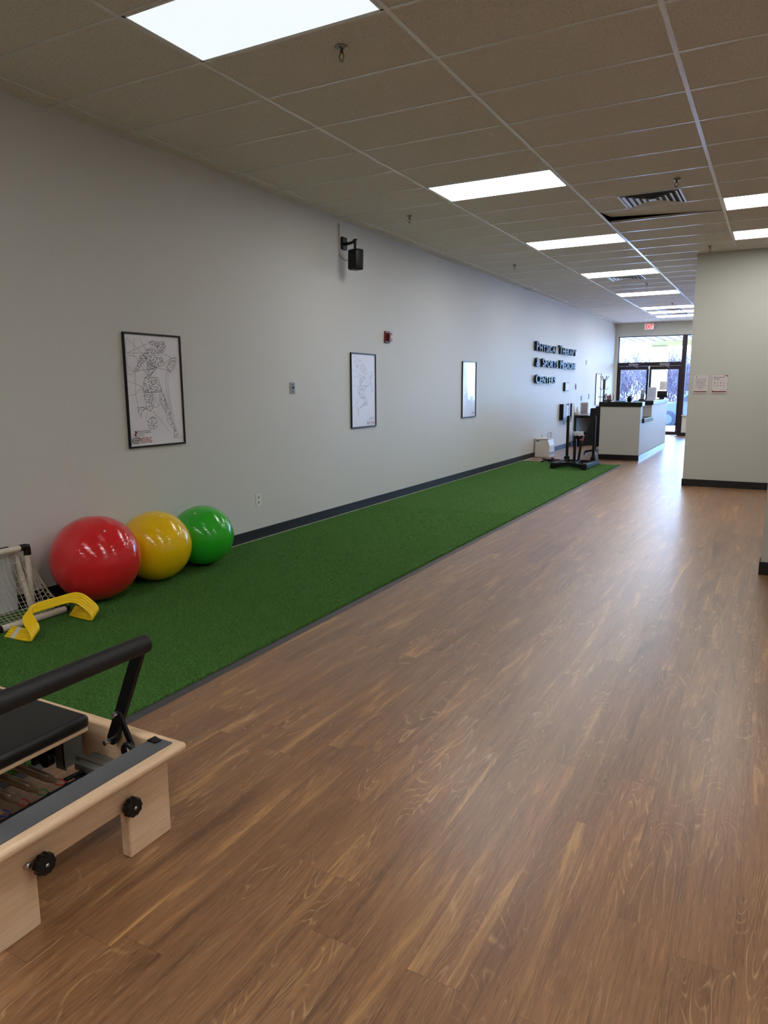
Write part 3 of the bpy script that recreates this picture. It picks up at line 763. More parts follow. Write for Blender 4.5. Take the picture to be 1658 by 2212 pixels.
# ------------------------------------------------------------------ outside
tag(MB().box(-30, 40, YE+.25, 29.5, -.12, -.02).build('sidewalk', m_pave), 'bright concrete walk outside the entrance doors', 'sidewalk')
tag(MB().box(-60, 70, 29.5, 90, -.25, -.14).build('parking_lot', m_asph), 'pale parking lot beyond the walk', 'parking lot')
cn = thing('entrance_canopy', (1, 25, 2.95), 'white panelled canopy soffit with cream fascia over the entrance', 'canopy')
MB().box(-10, 14, YE+.26, 26.4, 2.99, 3.05).build('soffit', m_soffit, cn)
q = MB()
for i in range(-30, 44): q.box(-.2+.32*i-.012, -.2+.32*i+.012, YE+.3, 26.3, 2.978, 2.992)
q.build('soffit_joints', M('soffit_joint', (40, 44, 48), .6), cn)
MB().box(-10, 14, 26.1, 26.6, 2.80, 3.6, .01).build('fascia', m_fascia, cn)
for x, lb in ((.63, 'cream column outside, seen through the right entrance door'), (6.2, 'cream canopy column outside behind the right-hand wall'), (-4.6, 'cream canopy column outside to the left')):
    t = thing('canopy_column', (x+.25, 26.3, -.02), lb, 'column', 'canopy columns')
    MB().box(x, x+.52, 26.05, 26.57, -.02, 2.80, .01).build('shaft', m_fascia, t); MB().box(x-.04, x+.56, 26.01, 26.61, -.02, .25, .01).build('plinth', m_fascia, t)
def tree(x, y, h, seed, n=150):
    rr = random.Random(seed); b = MB()
    def br(p, d, L, r, lv):
        q = p; pts = [p]; k = 3
        for i in range(k):
            d2 = (d+Vector((rr.uniform(-.25, .25), rr.uniform(-.25, .25), rr.uniform(-.05, .2)))).normalized(); q = q+d2*L/k; q.z = max(q.z, .05); pts.append(q); d = d2
        b.tube(pts, [r*(1-.22*i) for i in range(k+1)], 5 if lv < 2 else 3, False)
        if lv < 4:
            for i in range((3, 4, 5, 6)[lv]):
                a = pts[rr.randint(1, k)]; dd = (d+Vector((rr.uniform(-1, 1), rr.uniform(-.8, .8), rr.uniform(-.15, .6)))).normalized()
                br(a, dd, L*rr.uniform(.5, .75), max(.011, r*.55), lv+1)
    for k_ in range(4): br(Vector((x+rr.uniform(-.5, .5), y+rr.uniform(-.5, .5), .05)), Vector((rr.uniform(-.35, .35), rr.uniform(-.3, .3), 1)).normalized(), h*rr.uniform(.25, .42), h*.010, 0)
    return b
tpro = [tree(0, 0, 6.0, s).build('bare_tree', m_bark) for s in (1, 2, 3)]
rr = random.Random(9); first = [True]*3
spots = []
for i in range(56): spots.append((-13+i*.4+rr.uniform(-.3, .3), 42+3.4*(i % 4)+rr.uniform(-1, 1), rr.uniform(.68, 1.0)))
for i, (x, y, s_) in enumerate(spots):
    o = tpro[i % 3]
    if not first[i % 3]: o = o.copy(); COL.objects.link(o)
    first[i % 3] = False
    if x < -6.2: s_ *= .78
    o.location = (x, y, -.14); o.scale = (s_*1.15, s_*1.1, s_*.98); o.rotation_euler = (0, 0, rr.uniform(0, 6))
    tag(o, 'leafless brushy tree in the thicket beyond the parking lot', 'tree', 'bare trees beyond the parking lot')
def car(x, y, label, paint, suv=False):
    t = thing('car', (x, y, -.14), label, 'car'); z = -.14
    prof = [(-2.2, .35), (-2.2, .75), (-2.05, .92), (-1.2, 1.0), (-.6, 1.42), (.9, 1.48), (1.6, 1.05), (2.15, .98), (2.25, .6), (2.2, .35)]
    if suv: prof = [(-2.1, .35), (-2.15, .8), (-2.05, 1.1), (-1.75, 1.62), (.6, 1.68), (1.35, 1.12), (2.1, 1.0), (2.25, .6), (2.2, .35)]
    MB().prism([(x+a, z+c_) for a, c_ in prof], y-.85, y+.85, 'y', .05).build('body', paint, t)
    MB().prism([(x+a, z+c_) for a, c_ in ((-1.05, 1.02), (-.55, 1.36), (.85, 1.41), (1.35, 1.05))], y-.87, y+.87, 'y').build('windows', M('car_glass', (34, 46, 60), .2), t)
    for a in (-1.4, 1.4):
        for s in (-.8, .8):
            wh = MB().cyl((x+a, y+s-.1, z+.33), (x+a, y+s+.1, z+.33), .33, 24).build('wheel', m_tire, t)
            MB().cyl((x+a, y+s-.11, z+.33), (x+a, y+s+.11, z+.33), .19, 20).build('hubcap', M('hubcap_grey', (70, 74, 80), .4), wh)
car(2.2, 30.9, 'silver car parked outside, its wheel seen past the reception counter', m_carw)
car(3.0, 34.5, 'blue car parked outside, seen through the window right of the doors', m_carb, True)

# ------------------------------------------------------------------ reception counter
ct = thing('reception_counter', (1.7, 17.2, 0), 'white-panelled reception counter with black countertop near the entrance', 'counter')
CW0, CW1 = 1.33, 2.12
MB().box(CW0, CW1, 15.17, 15.42, .105, 1.085, .004).build('front_panel', m_counter, ct)
MB().box(2.0, CW1, 15.42, 16.66, .105, .74, .004).build('low_panel', m_counter, ct)
MB().box(1.86, CW1, 16.66, 19.15, .105, 1.085, .004).build('side_panel', m_counter, ct)
MB().box(CW0-.03, CW1+.03, 15.14, 15.47, 1.088, 1.178, .008).build('countertop', m_laminb, ct)
MB().box(1.55, CW1+.04, 15.43, 16.655, .743, .835, .008).build('transaction_top', m_laminb, ct)
MB().box(1.72, CW1+.03, 16.63, 19.19, 1.088, 1.178, .008).build('countertop', m_laminb, ct)
MB().box(CW0+.0, CW1+.012, 15.158, 19.16, .0, .102, .002).build('toe_kick', m_laminb, ct) if False else None
k_ = MB(); k_.box(CW0, CW1+.01, 15.16, 15.42, 0, .102, .002); k_.box(1.99, CW1+.01, 15.42, 19.16, 0, .102, .002); k_.build('base_trim', m_laminb, ct)
MB().box(1.33, 1.99, 15.425, 16.6, .0, .73, .004).build('inner_cabinet', m_counter, ct)

# things on the counter
t = thing('antler_bowl', (1.46, 15.33, 1.178), 'bowl with tall curved prongs and pink plant on the counter left end', 'decoration')
MB().lathe([(.02, .0), (.045, .006), (.05, .03), (.035, .06)], (1.46, 15.33, 1.178), 20).build('bowl', M('bowl', (50, 44, 46), .4), t)
for a in range(5):
    th = a*2*PI/5+.3; c_, s_ = math.cos(th), math.sin(th)
    MB().tube([(1.46+c_*.03, 15.33+s_*.03, 1.185), (1.46+c_*.085, 15.33+s_*.085, 1.23), (1.46+c_*.09, 15.33+s_*.09, 1.29), (1.46+c_*.065, 15.33+s_*.065, 1.345)], [.009, .009, .007, .003], 8).build('prong', M('antler', (120, 116, 108), .5), t)
q = MB()
for a in range(7): q.ell((1.46+.022*math.cos(a), 15.33+.022*math.sin(a*1.7), 1.25+.008*a), (.014, .014, .03), 8, 6)
q.build('plant', M('pink_plant', (168, 120, 120), .7), t)
t = thing('potted_succulent', (1.865, 15.31, 1.178), 'spiky succulent in a small black pot on the counter', 'potted plant')
MB().lathe([(.035, 0), (.042, .02), (.052, .07), (.052, .082), (.046, .082)], (1.865, 15.31, 1.178), 24).build('pot', m_bp, t)
for i in range(12):
    a = i*2.4; sp = .012+.003*i
    MB().tube([(1.865, 15.31, 1.255), (1.865+sp*1.2*math.cos(a), 15.31+sp*1.2*math.sin(a), 1.285), (1.865+sp*1.9*math.cos(a), 15.31+sp*1.9*math.sin(a), 1.285+.04-.002*i)], [.009, .008, .001], 6).build('leaf', m_leaf, t)
tag(MB().box(1.60, 1.80, 15.22, 15.44, 1.179, 1.196, .004).build('blue_folder', m_blue, None, (1.7, 15.33, 1.179)), 'light blue folder lying between the pronged bowl and the succulent', 'folder')
t = thing('card_reader', (1.86, 16.95, 1.178), 'grey card reader standing upright on the counter behind the succulent', 'card reader')
R = Matrix.Translation((1.86, 16.95, 1.20))@Matrix.Rotation(math.radians(-12), 4, 'X')
MB().box(-.04, .04, -.015, .015, 0, .20, .006, 2, R).build('body', M('reader_grey', (96, 100, 112), .4), t)
MB().box(-.032, .032, -.018, -.014, .10, .185, .002, 2, R).build('screen', M('reader_screen', (140, 150, 170), .2), t)
MB().box(1.79, 1.95, 16.88, 17.04, 1.179, 1.205, .004).build('base', m_bp, t)
t = thing('sign_holder', (2.0, 17.3, 1.178), 'clear upright sign holder with a printed sheet on the counter', 'sign holder')
R = Matrix.Translation((2.0, 17.3, 1.18))@Matrix.Rotation(math.radians(-8), 4, 'X')
MB().box(-.095, .095, -.004, .004, 0, .285, .001, 1, R).build('sheet', M('holder_sheet', (196, 204, 226), .35), t)
MB().box(1.905, 2.095, 17.28, 17.38, 1.179, 1.185, .001).build('foot', M('acrylic', (200, 214, 230), .1), t)
q = MB()
for i in range(8): q.box(-.07, .07-.02*(i % 3), -.0055, -.0045, .245-.022*i, .249-.022*i, mat=R)
q.build('lettering', m_inkl, t)
t = thing('desk_monitor', (2.0, 18.4, 1.178), 'small rounded black monitor on the far end of the counter', 'monitor')
MB().box(1.97, 2.20, 18.38, 18.44, 1.215, 1.375, .03, 4, smooth=True).build('body', m_bp, t); MB().box(2.03, 2.14, 18.36, 18.46, 1.179, 1.22, .008).build('stand', m_bp, t)
t = thing('hand_sanitizer', (1.9, 17.7, 1.178), 'small dark bottle beside the sign holder', 'bottle')
MB().lathe([(.03, 0), (.032, .09), (.012, .11), (.012, .125)], (1.86, 17.7, 1.179), 16).build('bottle', M('bottle_grey', (70, 74, 92), .3), t); MB().box(1.84, 1.89, 17.69, 17.71, 1.304, 1.315, .003).build('pump', m_bp, t)
t = thing('stapler', (1.9, 17.05, 1.178), 'black low object beside the card reader base', 'stapler') if False else None

# chair with jacket left of the counter
ch = thing('desk_chair', (1.05, 16.1, 0), 'dark high-backed desk chair between the desk and the counter, draped with a dark jacket', 'chair')
MB().box(.82, 1.26, 15.95, 16.4, .44, .52, .03, 3).build('seat', m_fab, ch)
MB().box(.98, 1.27, 15.80, 15.88, .55, 1.03, .03, 3).build('backrest', m_fab, ch)
MB().cyl((1.05, 16.15, .10), (1.05, 16.15, .45), .025, 16).build('gas_lift', m_bm, ch)
for i in range(5):
    a = i*2*PI/5+.2; e = (1.05+.27*math.cos(a), 16.15+.27*math.sin(a), .06)
    l = MB().tube([(1.05, 16.15, .11), e], [.022, .016], 8).build('base_arm', m_bm, ch)
    MB().cyl((e[0]-.012, e[1], .028), (e[0]+.012, e[1], .028), .027, 14).build('caster', m_bp, l)
ja = MB(); rings = []
for k in range(13):
    f_ = k/12; z = 1.075-f_*.85
    cx_ = 1.165-.13*f_; hw = .06+.15*f_**.9; dp = .05+.10*f_**.8
    rings.append([(cx_+hw*math.cos(a)*(1+.06*math.sin(5*a+2)), 15.83+dp*math.sin(a)*(1+.08*math.sin(4*a)), z+(.015*math.sin(3*a) if k > 10 else 0)) for a in [2*PI*i/28 for i in range(28)]])
vs = [p for r_ in rings for p in r_]
ja.raw(vs, [(k*28+i, k*28+(i+1) % 28, (k+1)*28+(i+1) % 28, (k+1)*28+i) for k in range(12) for i in range(28)]+[tuple(range(28))], True)
tag(ja.build('dark_jacket', m_fab, None, (1.1, 15.83, .2)), 'dark jacket hanging over the back of the desk chair', 'jacket')

# desk by the wall, trash can, desk items, coat rack
dk = thing('desk', (.35, 19.2, 0), 'narrow desk with black top against the far left wall', 'desk')
MB().box(.014, .72, 18.42, 20.0, .70, .765, .005).build('desktop', m_laminb, dk)
MB().box(.03, .06, 18.5, 19.95, .02, .70).build('side_panel', M('desk_panel', (120, 118, 112), .6), dk)
MB().box(.06, .70, 19.93, 19.97, .02, .70).build('modesty_panel', M('desk_panel', (120, 118, 112), .6), dk)
for (x, y) in ((.68, 18.46), (.04, 18.46), (.68, 19.95)): MB().box(x-.02, x+.02, y-.02, y+.02, 0, .70, .003).build('leg', m_bp, dk)
tc = thing('trash_can', (.18, 18.25, 0), 'black trash can with a white liner under the front of the desk', 'trash can')
MB().lathe([(.10, .001), (.105, .005), (.125, .33), (.130, .345)], (.18, 18.25, 0), 28).build('bin', m_bp, tc)
q = MB(); vs = []
for k, (r_, z) in enumerate(((.131, .27), (.136, .30), (.14, .335), (.136, .365), (.125, .37), (.118, .33))):
    for i in range(36): a = 2*PI*i/36; rr_ = r_*(1+.035*math.sin(9*a+k*2)); vs.append((.18+rr_*math.cos(a), 18.25+rr_*math.sin(a), z+.008*math.sin(7*a)))
q.raw(vs, [(k*36+i, k*36+(i+1) % 36, (k+1)*36+(i+1) % 36, (k+1)*36+i) for k in range(5) for i in range(36)], True); q.build('liner', M('liner', (214, 216, 222), .45), tc)
t = thing('picture_frame', (.21, 18.6, .765), 'white-edged picture frame standing on the desk', 'picture frame')
MB().box(.11, .31, 18.60, 18.62, .767, 1.09, .004).build('frame', m_white, t); MB().box(.135, .285, 18.595, 18.602, .80, 1.065).build('picture', M('desk_picture', (170, 158, 162), .5), t)
t = thing('tissue_box', (.05, 18.55, .765), 'pale crumpled tissues in a box at the left end of the desk', 'tissue box')
MB().box(.012, .10, 18.46, 18.60, .767, .84, .006).build('box', M('tissue_box', (206, 204, 198), .6), t)
q = MB()
for i in range(5): q.ell((.055+.012*math.cos(i*2), 18.53+.015*math.sin(i*2), .86+.025*i), (.03-.004*i, .03, .03), 8, 6)
q.build('tissue', m_paper, t)
cr = thing('coat_rack', (.335, 20.3, 0), 'dark wooden coat rack with curved hooks behind the counter', 'coat rack')
MB().tube([(.335, 20.3, .02), (.335, 20.3, 1.0), (.335, 20.3, 1.62)], .022, 12).build('pole', m_dwood, cr)
MB().lathe([(.024, 1.40), (.034, 1.45), (.034, 1.62), (.015, 1.68)], (.335, 20.3, 0), 16).build('head', m_dwood, cr)
for zt, n_, rr_ in ((1.62, 6, .115), (1.44, 4, .115)):
    for i in range(n_):
        a = i*2*PI/n_+.25; c_, s_ = math.cos(a), math.sin(a)
        pts = [(.335+c_*.02, 20.3+s_*.02, zt), (.335+c_*rr_*.55, 20.3+s_*rr_*.55, zt+(.06 if zt > 1.5 else -.05)), (.335+c_*rr_, 20.3+s_*rr_, zt+(.14 if zt > 1.5 else .01))]
        MB().tube(pts, .007, 8).build('hook', m_dwood, cr)
for i in range(4):
    a = i*PI/2+.4; MB().tube([(.335, 20.3, .20), (.335+.12*math.cos(a), 20.3+.12*math.sin(a), .10), (.335+.24*math.cos(a), 20.3+.24*math.sin(a), .012)], .014, 8).build('foot', m_dwood, cr)
q = MB(); q.tube([(.20+.0, 20.2, 1.2), (.47, 20.2, 1.2)], .008, 8); q.build('crossbar', m_dwood, cr)
t = thing('handbag', (.42, 20.15, 1.0), 'dark handbag with a looped strap hanging on the coat rack', 'bag')
MB().box(.37, .48, 20.10, 20.17, .94, 1.12, .02, 3).build('body', m_fab, t)
MB().tube([(.385, 20.13, 1.11), (.39, 20.13, 1.24), (.425, 20.13, 1.30), (.46, 20.13, 1.24), (.465, 20.13, 1.11)], .009, 8).build('strap', m_fab, t)

# ------------------------------------------------------------------ white floor appliance
ap = thing('floor_appliance', (.18, 15.2, 0), 'white boxy appliance with chrome handle on the floor against the left wall', 'appliance')
MB().prism([(.016, .002), (.345, .002), (.335, .25), (.30, .385), (.016, .385)], 15.02, 15.42, 'y', .012).build('housing', M('appliance_white', (216, 212, 206), .4), ap)
MB().box(.015, .31, 15.01, 15.43, .388, .402, .006).build('lid', m_white, ap)
MB().box(.05, .12, 15.012, 15.02, .345, .362).build('badge', m_bp, ap)
for z in (.05, .095): MB().box(.335, .352, 15.06, 15.38, z, z+.016, .003).build('vent_slot', m_bp, ap)
MB().tube([(.285, 15.06, .395), (.285, 15.06, .52), (.31, 15.14, .535), (.31, 15.2, .53), (.30, 15.22, .40)], .008, 8).build('handle', m_steel, ap)
MB().cyl((.10, 15.25, .40), (.10, 15.25, .46), .008, 8).build('knob', m_steel, ap)

# ------------------------------------------------------------------ push sled
sl = thing('push_sled', (1.25, 13.5, TZ), 'black metal push sled with upright posts at the end of the turf', 'push sled')
z0 = TZ+.012
for x in (.985, 1.555):
    MB().prism([(12.90, z0+.0), (14.06, z0), (14.06, z0+.07), (13.05, z0+.10), (12.93, z0+.10)], x-.045, x+.045, 'x', .006).build('skid', m_bm, sl)
MB().prism([(.95, z0), (1.02, z0+.012), (1.28, z0+.06), (1.52, z0+.012), (1.60, z0), (1.60, z0+.075), (1.52, z0+.09), (1.28, z0+.125), (1.02, z0+.09), (.95, z0+.075)], 12.90, 12.98, 'y').build('front_beam', m_bm, sl)
q = MB(); q.box(1.03, 1.51, 13.90, 13.98, z0+.02, z0+.07, .004); q.box(1.03, 1.51, 13.42, 13.48, z0+.03, z0+.07, .004)
q.tube([(1.36, 12.97, z0+.07), (1.25, 13.9, z0+.05)], .022, 8); q.tube([(1.03, 13.0, z0+.07), (1.25, 13.5, z0+.07), (1.51, 13.0, z0+.07)], .016, 8); q.build('cross_frame', m_bm, sl)
MB().raw([(1.05, 13.05, z0+.075), (1.3, 13.4, z0+.078), (1.05, 13.4, z0+.075)], [(0, 1, 2)]).build('gusset_plate', M('pale_plate', (150, 156, 165), .3, metal=.5), sl)
for x, y, top, br, nm in ((.985, 13.95, .935, .024, 'push_post'), (1.49, 13.95, .935, .024, 'push_post'), (1.365, 12.99, .56, .024, 'weight_post')):
    MB().box(x-br, x+br, y-br, y+br, z0+.05, top, .004).build(nm, m_bm, sl)
    MB().box(x-br*1.9, x+br*1.9, y-br*1.9, y+br*1.9, z0+.055, z0+.13, .005).build('socket', m_bm, sl)
wp = MB().tube([(1.22, 13.90, z0+.05), (1.26, 13.92, .47)], .024, 10).build('weight_post', m_bm, sl)
MB().tube([(1.259, 13.92, .465), (1.262, 13.92, .50)], .028, 12).build('red_cap', M('red_cap', (190, 60, 40), .4), sl)
tb = MB()
for k in range(3):
    pts = []
    for i in range(30):
        u = i/29; pts.append((.50+.36*u+.04*math.sin(9*u+k*2), 13.86+.14*math.sin(5*u+k)+.05*k, TZ+.02+.012*k+.018*abs(math.sin(14*u+k))))
    tb.tube(pts, .014, 8)
tb.tube([(.68+.06*math.cos(i/3), 13.93+.05*math.sin(i/3), TZ+.018+.0016*i) for i in range(44)], .012, 6)
tag(tb.build('strap_harness', m_fab, None, (.68, 13.9, TZ)), 'black strap harness heaped on the turf left of the push sled', 'harness')

# ------------------------------------------------------------------ small goal with net
gt = thing('sports_goal', (.2, 2.6, TZ), 'small folding goal with white sleeves and net against the wall, cut off at left', 'goal')
GY0, GY1 = 1.85, 2.995
GX = .115; GZ = .455
def elbow(p, a, b, par): MB().tube([Vector(p)+Vector(a)*.055, Vector(p)+Vector(a)*.02, Vector(p), Vector(p)+Vector(b)*.02, Vector(p)+Vector(b)*.055], .024, 12).build('corner_joint', m_bp, par)
MB().tube([(GX, GY0, GZ), (GX, GY1-.05, GZ)], .021, 14).build('top_bar', m_whitecl, gt)
MB().tube([(GX, GY1, .06), (GX, GY1, GZ-.05)], .021, 14).build('post', m_whitecl, gt)
MB().tube([(GX, GY0, .06), (GX, GY0, GZ-.05)], .021, 14).build('post', m_whitecl, gt)
elbow((GX, GY1, GZ), (0, -1, 0), (0, 0, -1), gt); elbow((GX, GY0, GZ), (0, 1, 0), (0, 0, -1), gt)
MB().tube([(.052, 2.0, .452), (.052, 2.90, .452)], .018, 12).build('rear_bar', m_bp, gt)
MB().tube([(.052, 2.90, .452), (.060, 2.94, .41), (.17, 2.955, .03)], .019, 12).build('rear_post', m_whitecl, gt)
MB().tube([(.365, GY0+.1, .034), (.365, 2.52, .034)], .021, 12).build('ground_bar', m_whitecl, gt)
MB().tube([(.365, 2.50, .034), (.365, 2.60, .034)], .025, 14).build('corner_joint', m_bp, gt)
MB().tube([(.365, 2.60, .034), (.372, 3.055, .036)], .022, 14).build('ground_bar', m_whitecl, gt)
MB().tube([(.372, 3.05, .036), (.36, 3.09, .034)], .018, 12).build('corner_joint', m_bp, gt)
MB().tube([(.36, 3.09, .034), (.17, 3.08, .030), (GX, 3.0, .05)], .015, 10).build('side_bar', m_bp, gt)
nt = MB()
def netp(u, v):   # u along the bar, v from top bar down to ground bar
    y = GY0+(GY1-GY0)*u*(1+.03*v); sag = .11*math.sin(PI*v)**1.0
    x = GX+(.365-GX)*v**1.25-.05*math.sin(PI*v); z = GZ+(.034-GZ)*v-sag
    return (x, y+.012*math.sin(9*v+4*u), max(TZ+.012, z)+.004*math.sin(20*u+8*v))
NU, NV = 34, 16
for i in range(NU+1): nt.tube([netp(i/NU, j/NV) for j in range(NV+1)], .0017, 5, False)
for j in range(1, NV+1): nt.tube([netp(i/NU, j/NV) for i in range(NU+1)], .0017, 5, False)
def nets(u, v):   # side panel of the net
    a = Vector(netp(1, v)); b_ = Vector((GX-.02, GY1+.10*v, max(.02, GZ*(1-v)**1.2))); p = a.lerp(b_, u); p.y += .12*math.sin(PI*u)*v; return p
for i in range(7): nt.tube([nets(i/6, j/12) for j in range(13)], .0017, 5, False)
for j in range(2, 13): nt.tube([nets(i/6, j/12) for i in range(7)], .0017, 5, False)
nt.build('net', m_net, gt)
tag(MB().box(.013, .023, 2.05, 2.955, TZ+.001, .385, .003).build('white_board', M('white_board', (214, 216, 220), .35), None, (.02, 2.5, TZ)), 'white panel leaning on the wall behind the goal net', 'board')

# ------------------------------------------------------------------ nested yellow hurdles
def hurdle(label):
    h = thing('hurdle', (.56, 2.81, TZ), label, 'hurdle', 'nested yellow hurdles'); r = .0088
    z = TZ+.009
    A = [(.468, 2.560, z), (.61, 2.566, z), (.680, 2.570, z+.002), (.700, 2.572, z+.014), (.690, 2.578, z+.040), (.642, 2.586, z+.076), (.600, 2.596, z+.104), (.578, 2.618, z+.124), (.568, 2.655, z+.130)]
    B = [(x, 2.79*2-y, zz) for x, y, zz in A][::-1]
    B = [(x, y+(.008 if .02 < zz-z < .11 else 0), zz) for x, y, zz in B]
    def smooth(p, it=2):
        for _ in range(it):
            q = [p[0]]
            for a, b in zip(p[:-1], p[1:]):
                a, b = Vector(a), Vector(b); q += [a*.75+b*.25, a*.25+b*.75]
            q.append(p[-1]); p = q
        return p
    MB().tube(smooth(A+B), r, 12).build('bar', m_yel, h)
    MB().tube([(.520, 2.5624, z), (.556, 2.564, z)], r*1.06, 12).build('white_label', m_white, h)
    return h
hn = ['frontmost yellow hurdle of the nested stack, nearest the viewer', 'second yellow hurdle from the front of the nested stack', 'middle yellow hurdle of the nested stack of five', 'fourth yellow hurdle from the front, next to last of the nested stack', 'rearmost yellow hurdle of the nested stack, nearest the balls']
h0 = hurdle(hn[0])
q = MB(); zz = TZ+.009+.130+.0092
scr = [(0, 0), (.006, .012), (.012, .002), (.02, .014), (.026, .004), (.036, .016), (.042, .006), (.052, .013), (.06, .002), (.072, .012)]
for a, b_ in zip(scr[:-1], scr[1:]): q.seg((.568-.004+a[1]*.6, 2.77+a[0], zz-.0004), (.568-.004+b_[1]*.6, 2.77+b_[0], zz-.0004), .0022, (0, 0, 1))
q.build('script_mark', m_bp, h0)
for i in range(1, 5): copy_tree(h0, (-.0035*i, .0142*i, .0096*i), hn[i])

# ------------------------------------------------------------------ reformer
rf = thing('pilates_reformer', (1.7, 1.28, 0), 'light wood reformer with black footbar and carriage, cut off at lower left', 'exercise machine')
RY0, RY1 = .935, 1.622      # leg/frame sides
TOP = .335
def rail(y0, y1):
    b = MB(); b.box(.45, 2.728, y0+.012*(y0 < 1), y1-.012*(y0 > 1), .165, TOP-.02, .003); b.box(.45, 2.72, y0-.004*(y0 < 1), y1+.004*(y0 > 1), TOP-.032, TOP-.0005, .010, 3); return b.build('side_rail', mw_x, rf)
rail(1.598, 1.638); rail(.919, .959)
MB().box(.45, .49, .96, 1.597, .165, TOP, .006).build('end_panel', mw_y, rf)
ep = MB().prism([(RY0, .16), (1.119, .168), (1.135, .176), (1.42, .176), (1.444, .168), (RY1, .16), (RY1, .312), (RY0, .312)], 2.728, 2.762, 'x', .003).build('end_panel', mw_y, rf)
def leg(y0, y1, x0=2.728, x1=2.765, zb=0.0):
    return MB().prism([(y0+.006, zb), (y1-.006, zb), (y1, zb+.008), (y1, .165), (y0, .165), (y0, zb+.008)] , x0, x1, 'x', .004).build('leg', mw_y, rf)
def leg_full(y0, y1): return MB().prism([(y0+.006, 0.0), (y1-.006, 0.0), (y1, .010), (y1, .311), (y0, .311), (y0, .010)], 2.7625, 2.7665, 'x', .0012).build('leg', mw_y, rf)
def leg_box(y0, y1, x0=2.722, x1=2.7623, zb=.0, zt=.30):
    b = MB(); b.box(x0, x1, y0, y1, zb, zt, .006, 2); return b.build('leg', mw_y, rf)
leg_box(1.444, 1.6225); leg_box(.9345, 1.119); leg_box(1.444, 1.6225, .46, .505, TZ+.014); leg_box(.9345, 1.119, .46, .505, TZ+.014)
# standing platform with rounded nosing
pl_ = MB(); pl_.box(2.705, 2.838, .912, 1.645, .303, TOP, .015, 4, smooth=False); pl_.build('platform', mw_y, rf)
MB().box(2.718, 2.802, .93, 1.612, TOP-.0005, TOP+.004, .0015).build('grip_pad', m_grey, rf)
MB().prism([(2.722, 1.575), (2.76, 1.575), (2.765, 1.60), (2.725, 1.61)], TOP+.0035, TOP+.010, 'z', .002).build('pad_clip', m_bp, rf)
for y, z in ((1.442, .193), (1.126, .196)):
    kb = MB(); n_ = 72; pr = []
    for x_, s_ in ((.008, .92), (.012, 1.0), (.028, 1.0), (.034, .9)):
        pr.append([(2.767+x_, y+s_*.0305*(1+.05*math.cos(10*a))*math.cos(a), z+s_*.0305*(1+.05*math.cos(10*a))*math.sin(a)) for a in [2*PI*i/n_ for i in range(n_)]])
    vs = [p for r_ in pr for p in r_]
    kb.raw(vs, [(k*n_+i, k*n_+(i+1) % n_, (k+1)*n_+(i+1) % n_, (k+1)*n_+i) for k in range(3) for i in range(n_)]+[tuple(range(n_)), tuple(3*n_+i for i in range(n_))])
    kb.cyl((2.765, y, z), (2.776, y, z), .012, 16)
    o = kb.build('knob', m_bp, rf); MB().lathe([(.006, .0335), (.006, .036), (.003, .038)], (2.767, y, z), 12, 'x').build('screw', m_steel, o)
bo = MB(); bo.lathe([(.011, -.001), (.011, .002), (.008, .006), (.003, .008)], (2.767, 1.090, .205), 16, 'x'); bo.build('bolt', m_steel, rf)
lab = MB().box(2.8365, 2.8385, 1.51, 1.60, .309, .322).build('label_plate', m_white, rf) if False else MB().box(2.7622, 2.7636, 1.530, 1.602, .259, .270).build('label_plate', M('label_silver', (190, 184, 190), .3, metal=.3), rf)
q = MB()
for i in range(2): q.box(2.7635, 2.764, 1.536, 1.594-.01*i, .262+.004*i, .2632+.004*i)
q.build('lettering', m_inkl, rf)
# footbar
FBX, FBZ = 2.731, .680
MB().tube([(FBX, .975, FBZ), (FBX, 1.584, FBZ)], .0305, 32).build('footbar', m_foam, rf)
MB().lathe([(.0305, 1.584), (.0295, 1.590), (.026, 1.592)], (FBX, 0, FBZ), 32, 'y').build('footbar_cap', m_bp, rf)
def flat_bar(a, b, w, y0, y1, name, mat):
    a, b = Vector(a), Vector(b); d = (b-a).normalized(); n = Vector((-d.y, d.x))
    pts = []
    for k in range(9): t_ = PI/2+PI*k/8; v = a+d*math.cos(t_)*w/2+n*math.sin(t_)*w/2; pts.append((v.x, v.y))
    for k in range(9): t_ = -PI/2+PI*k/8; v = b+d*math.cos(t_)*w/2+n*math.sin(t_)*w/2; pts.append((v.x, v.y))
    return MB().prism(pts, y0, y1, 'y', .0015).build(name, mat, rf)
for y0, y1, s_ in ((1.570, 1.588, 1), (.970, .988, -1)):
    flat_bar((2.716, .665), (2.555, .308), .042, y0, y1, 'footbar_arm', m_bm)
    ya, yb = (y0-.012, y0-.002) if s_ > 0 else (y1+.002, y1+.012)
    flat_bar((2.612, .420), (2.662, .318), .022, ya, yb, 'support_link', m_bm)
    for (px, pz) in ((2.606, .418), (2.553, .306)):
        yy = ya-.004 if s_ > 0 else yb+.004
        MB().tube([(px, yy-.012*s_, pz), (px, y1 if s_ > 0 else y0, pz)], .009, 14).build('pivot_bolt', m_steel, rf)
    hk = [(2.662+.024*math.cos(a), ya-.008*s_, .300+.024*math.sin(a)) for a in [PI*1.15-i*PI*1.2/12 for i in range(13)]]
    MB().tube(hk, .010, 10).build('catch', m_bp, rf)
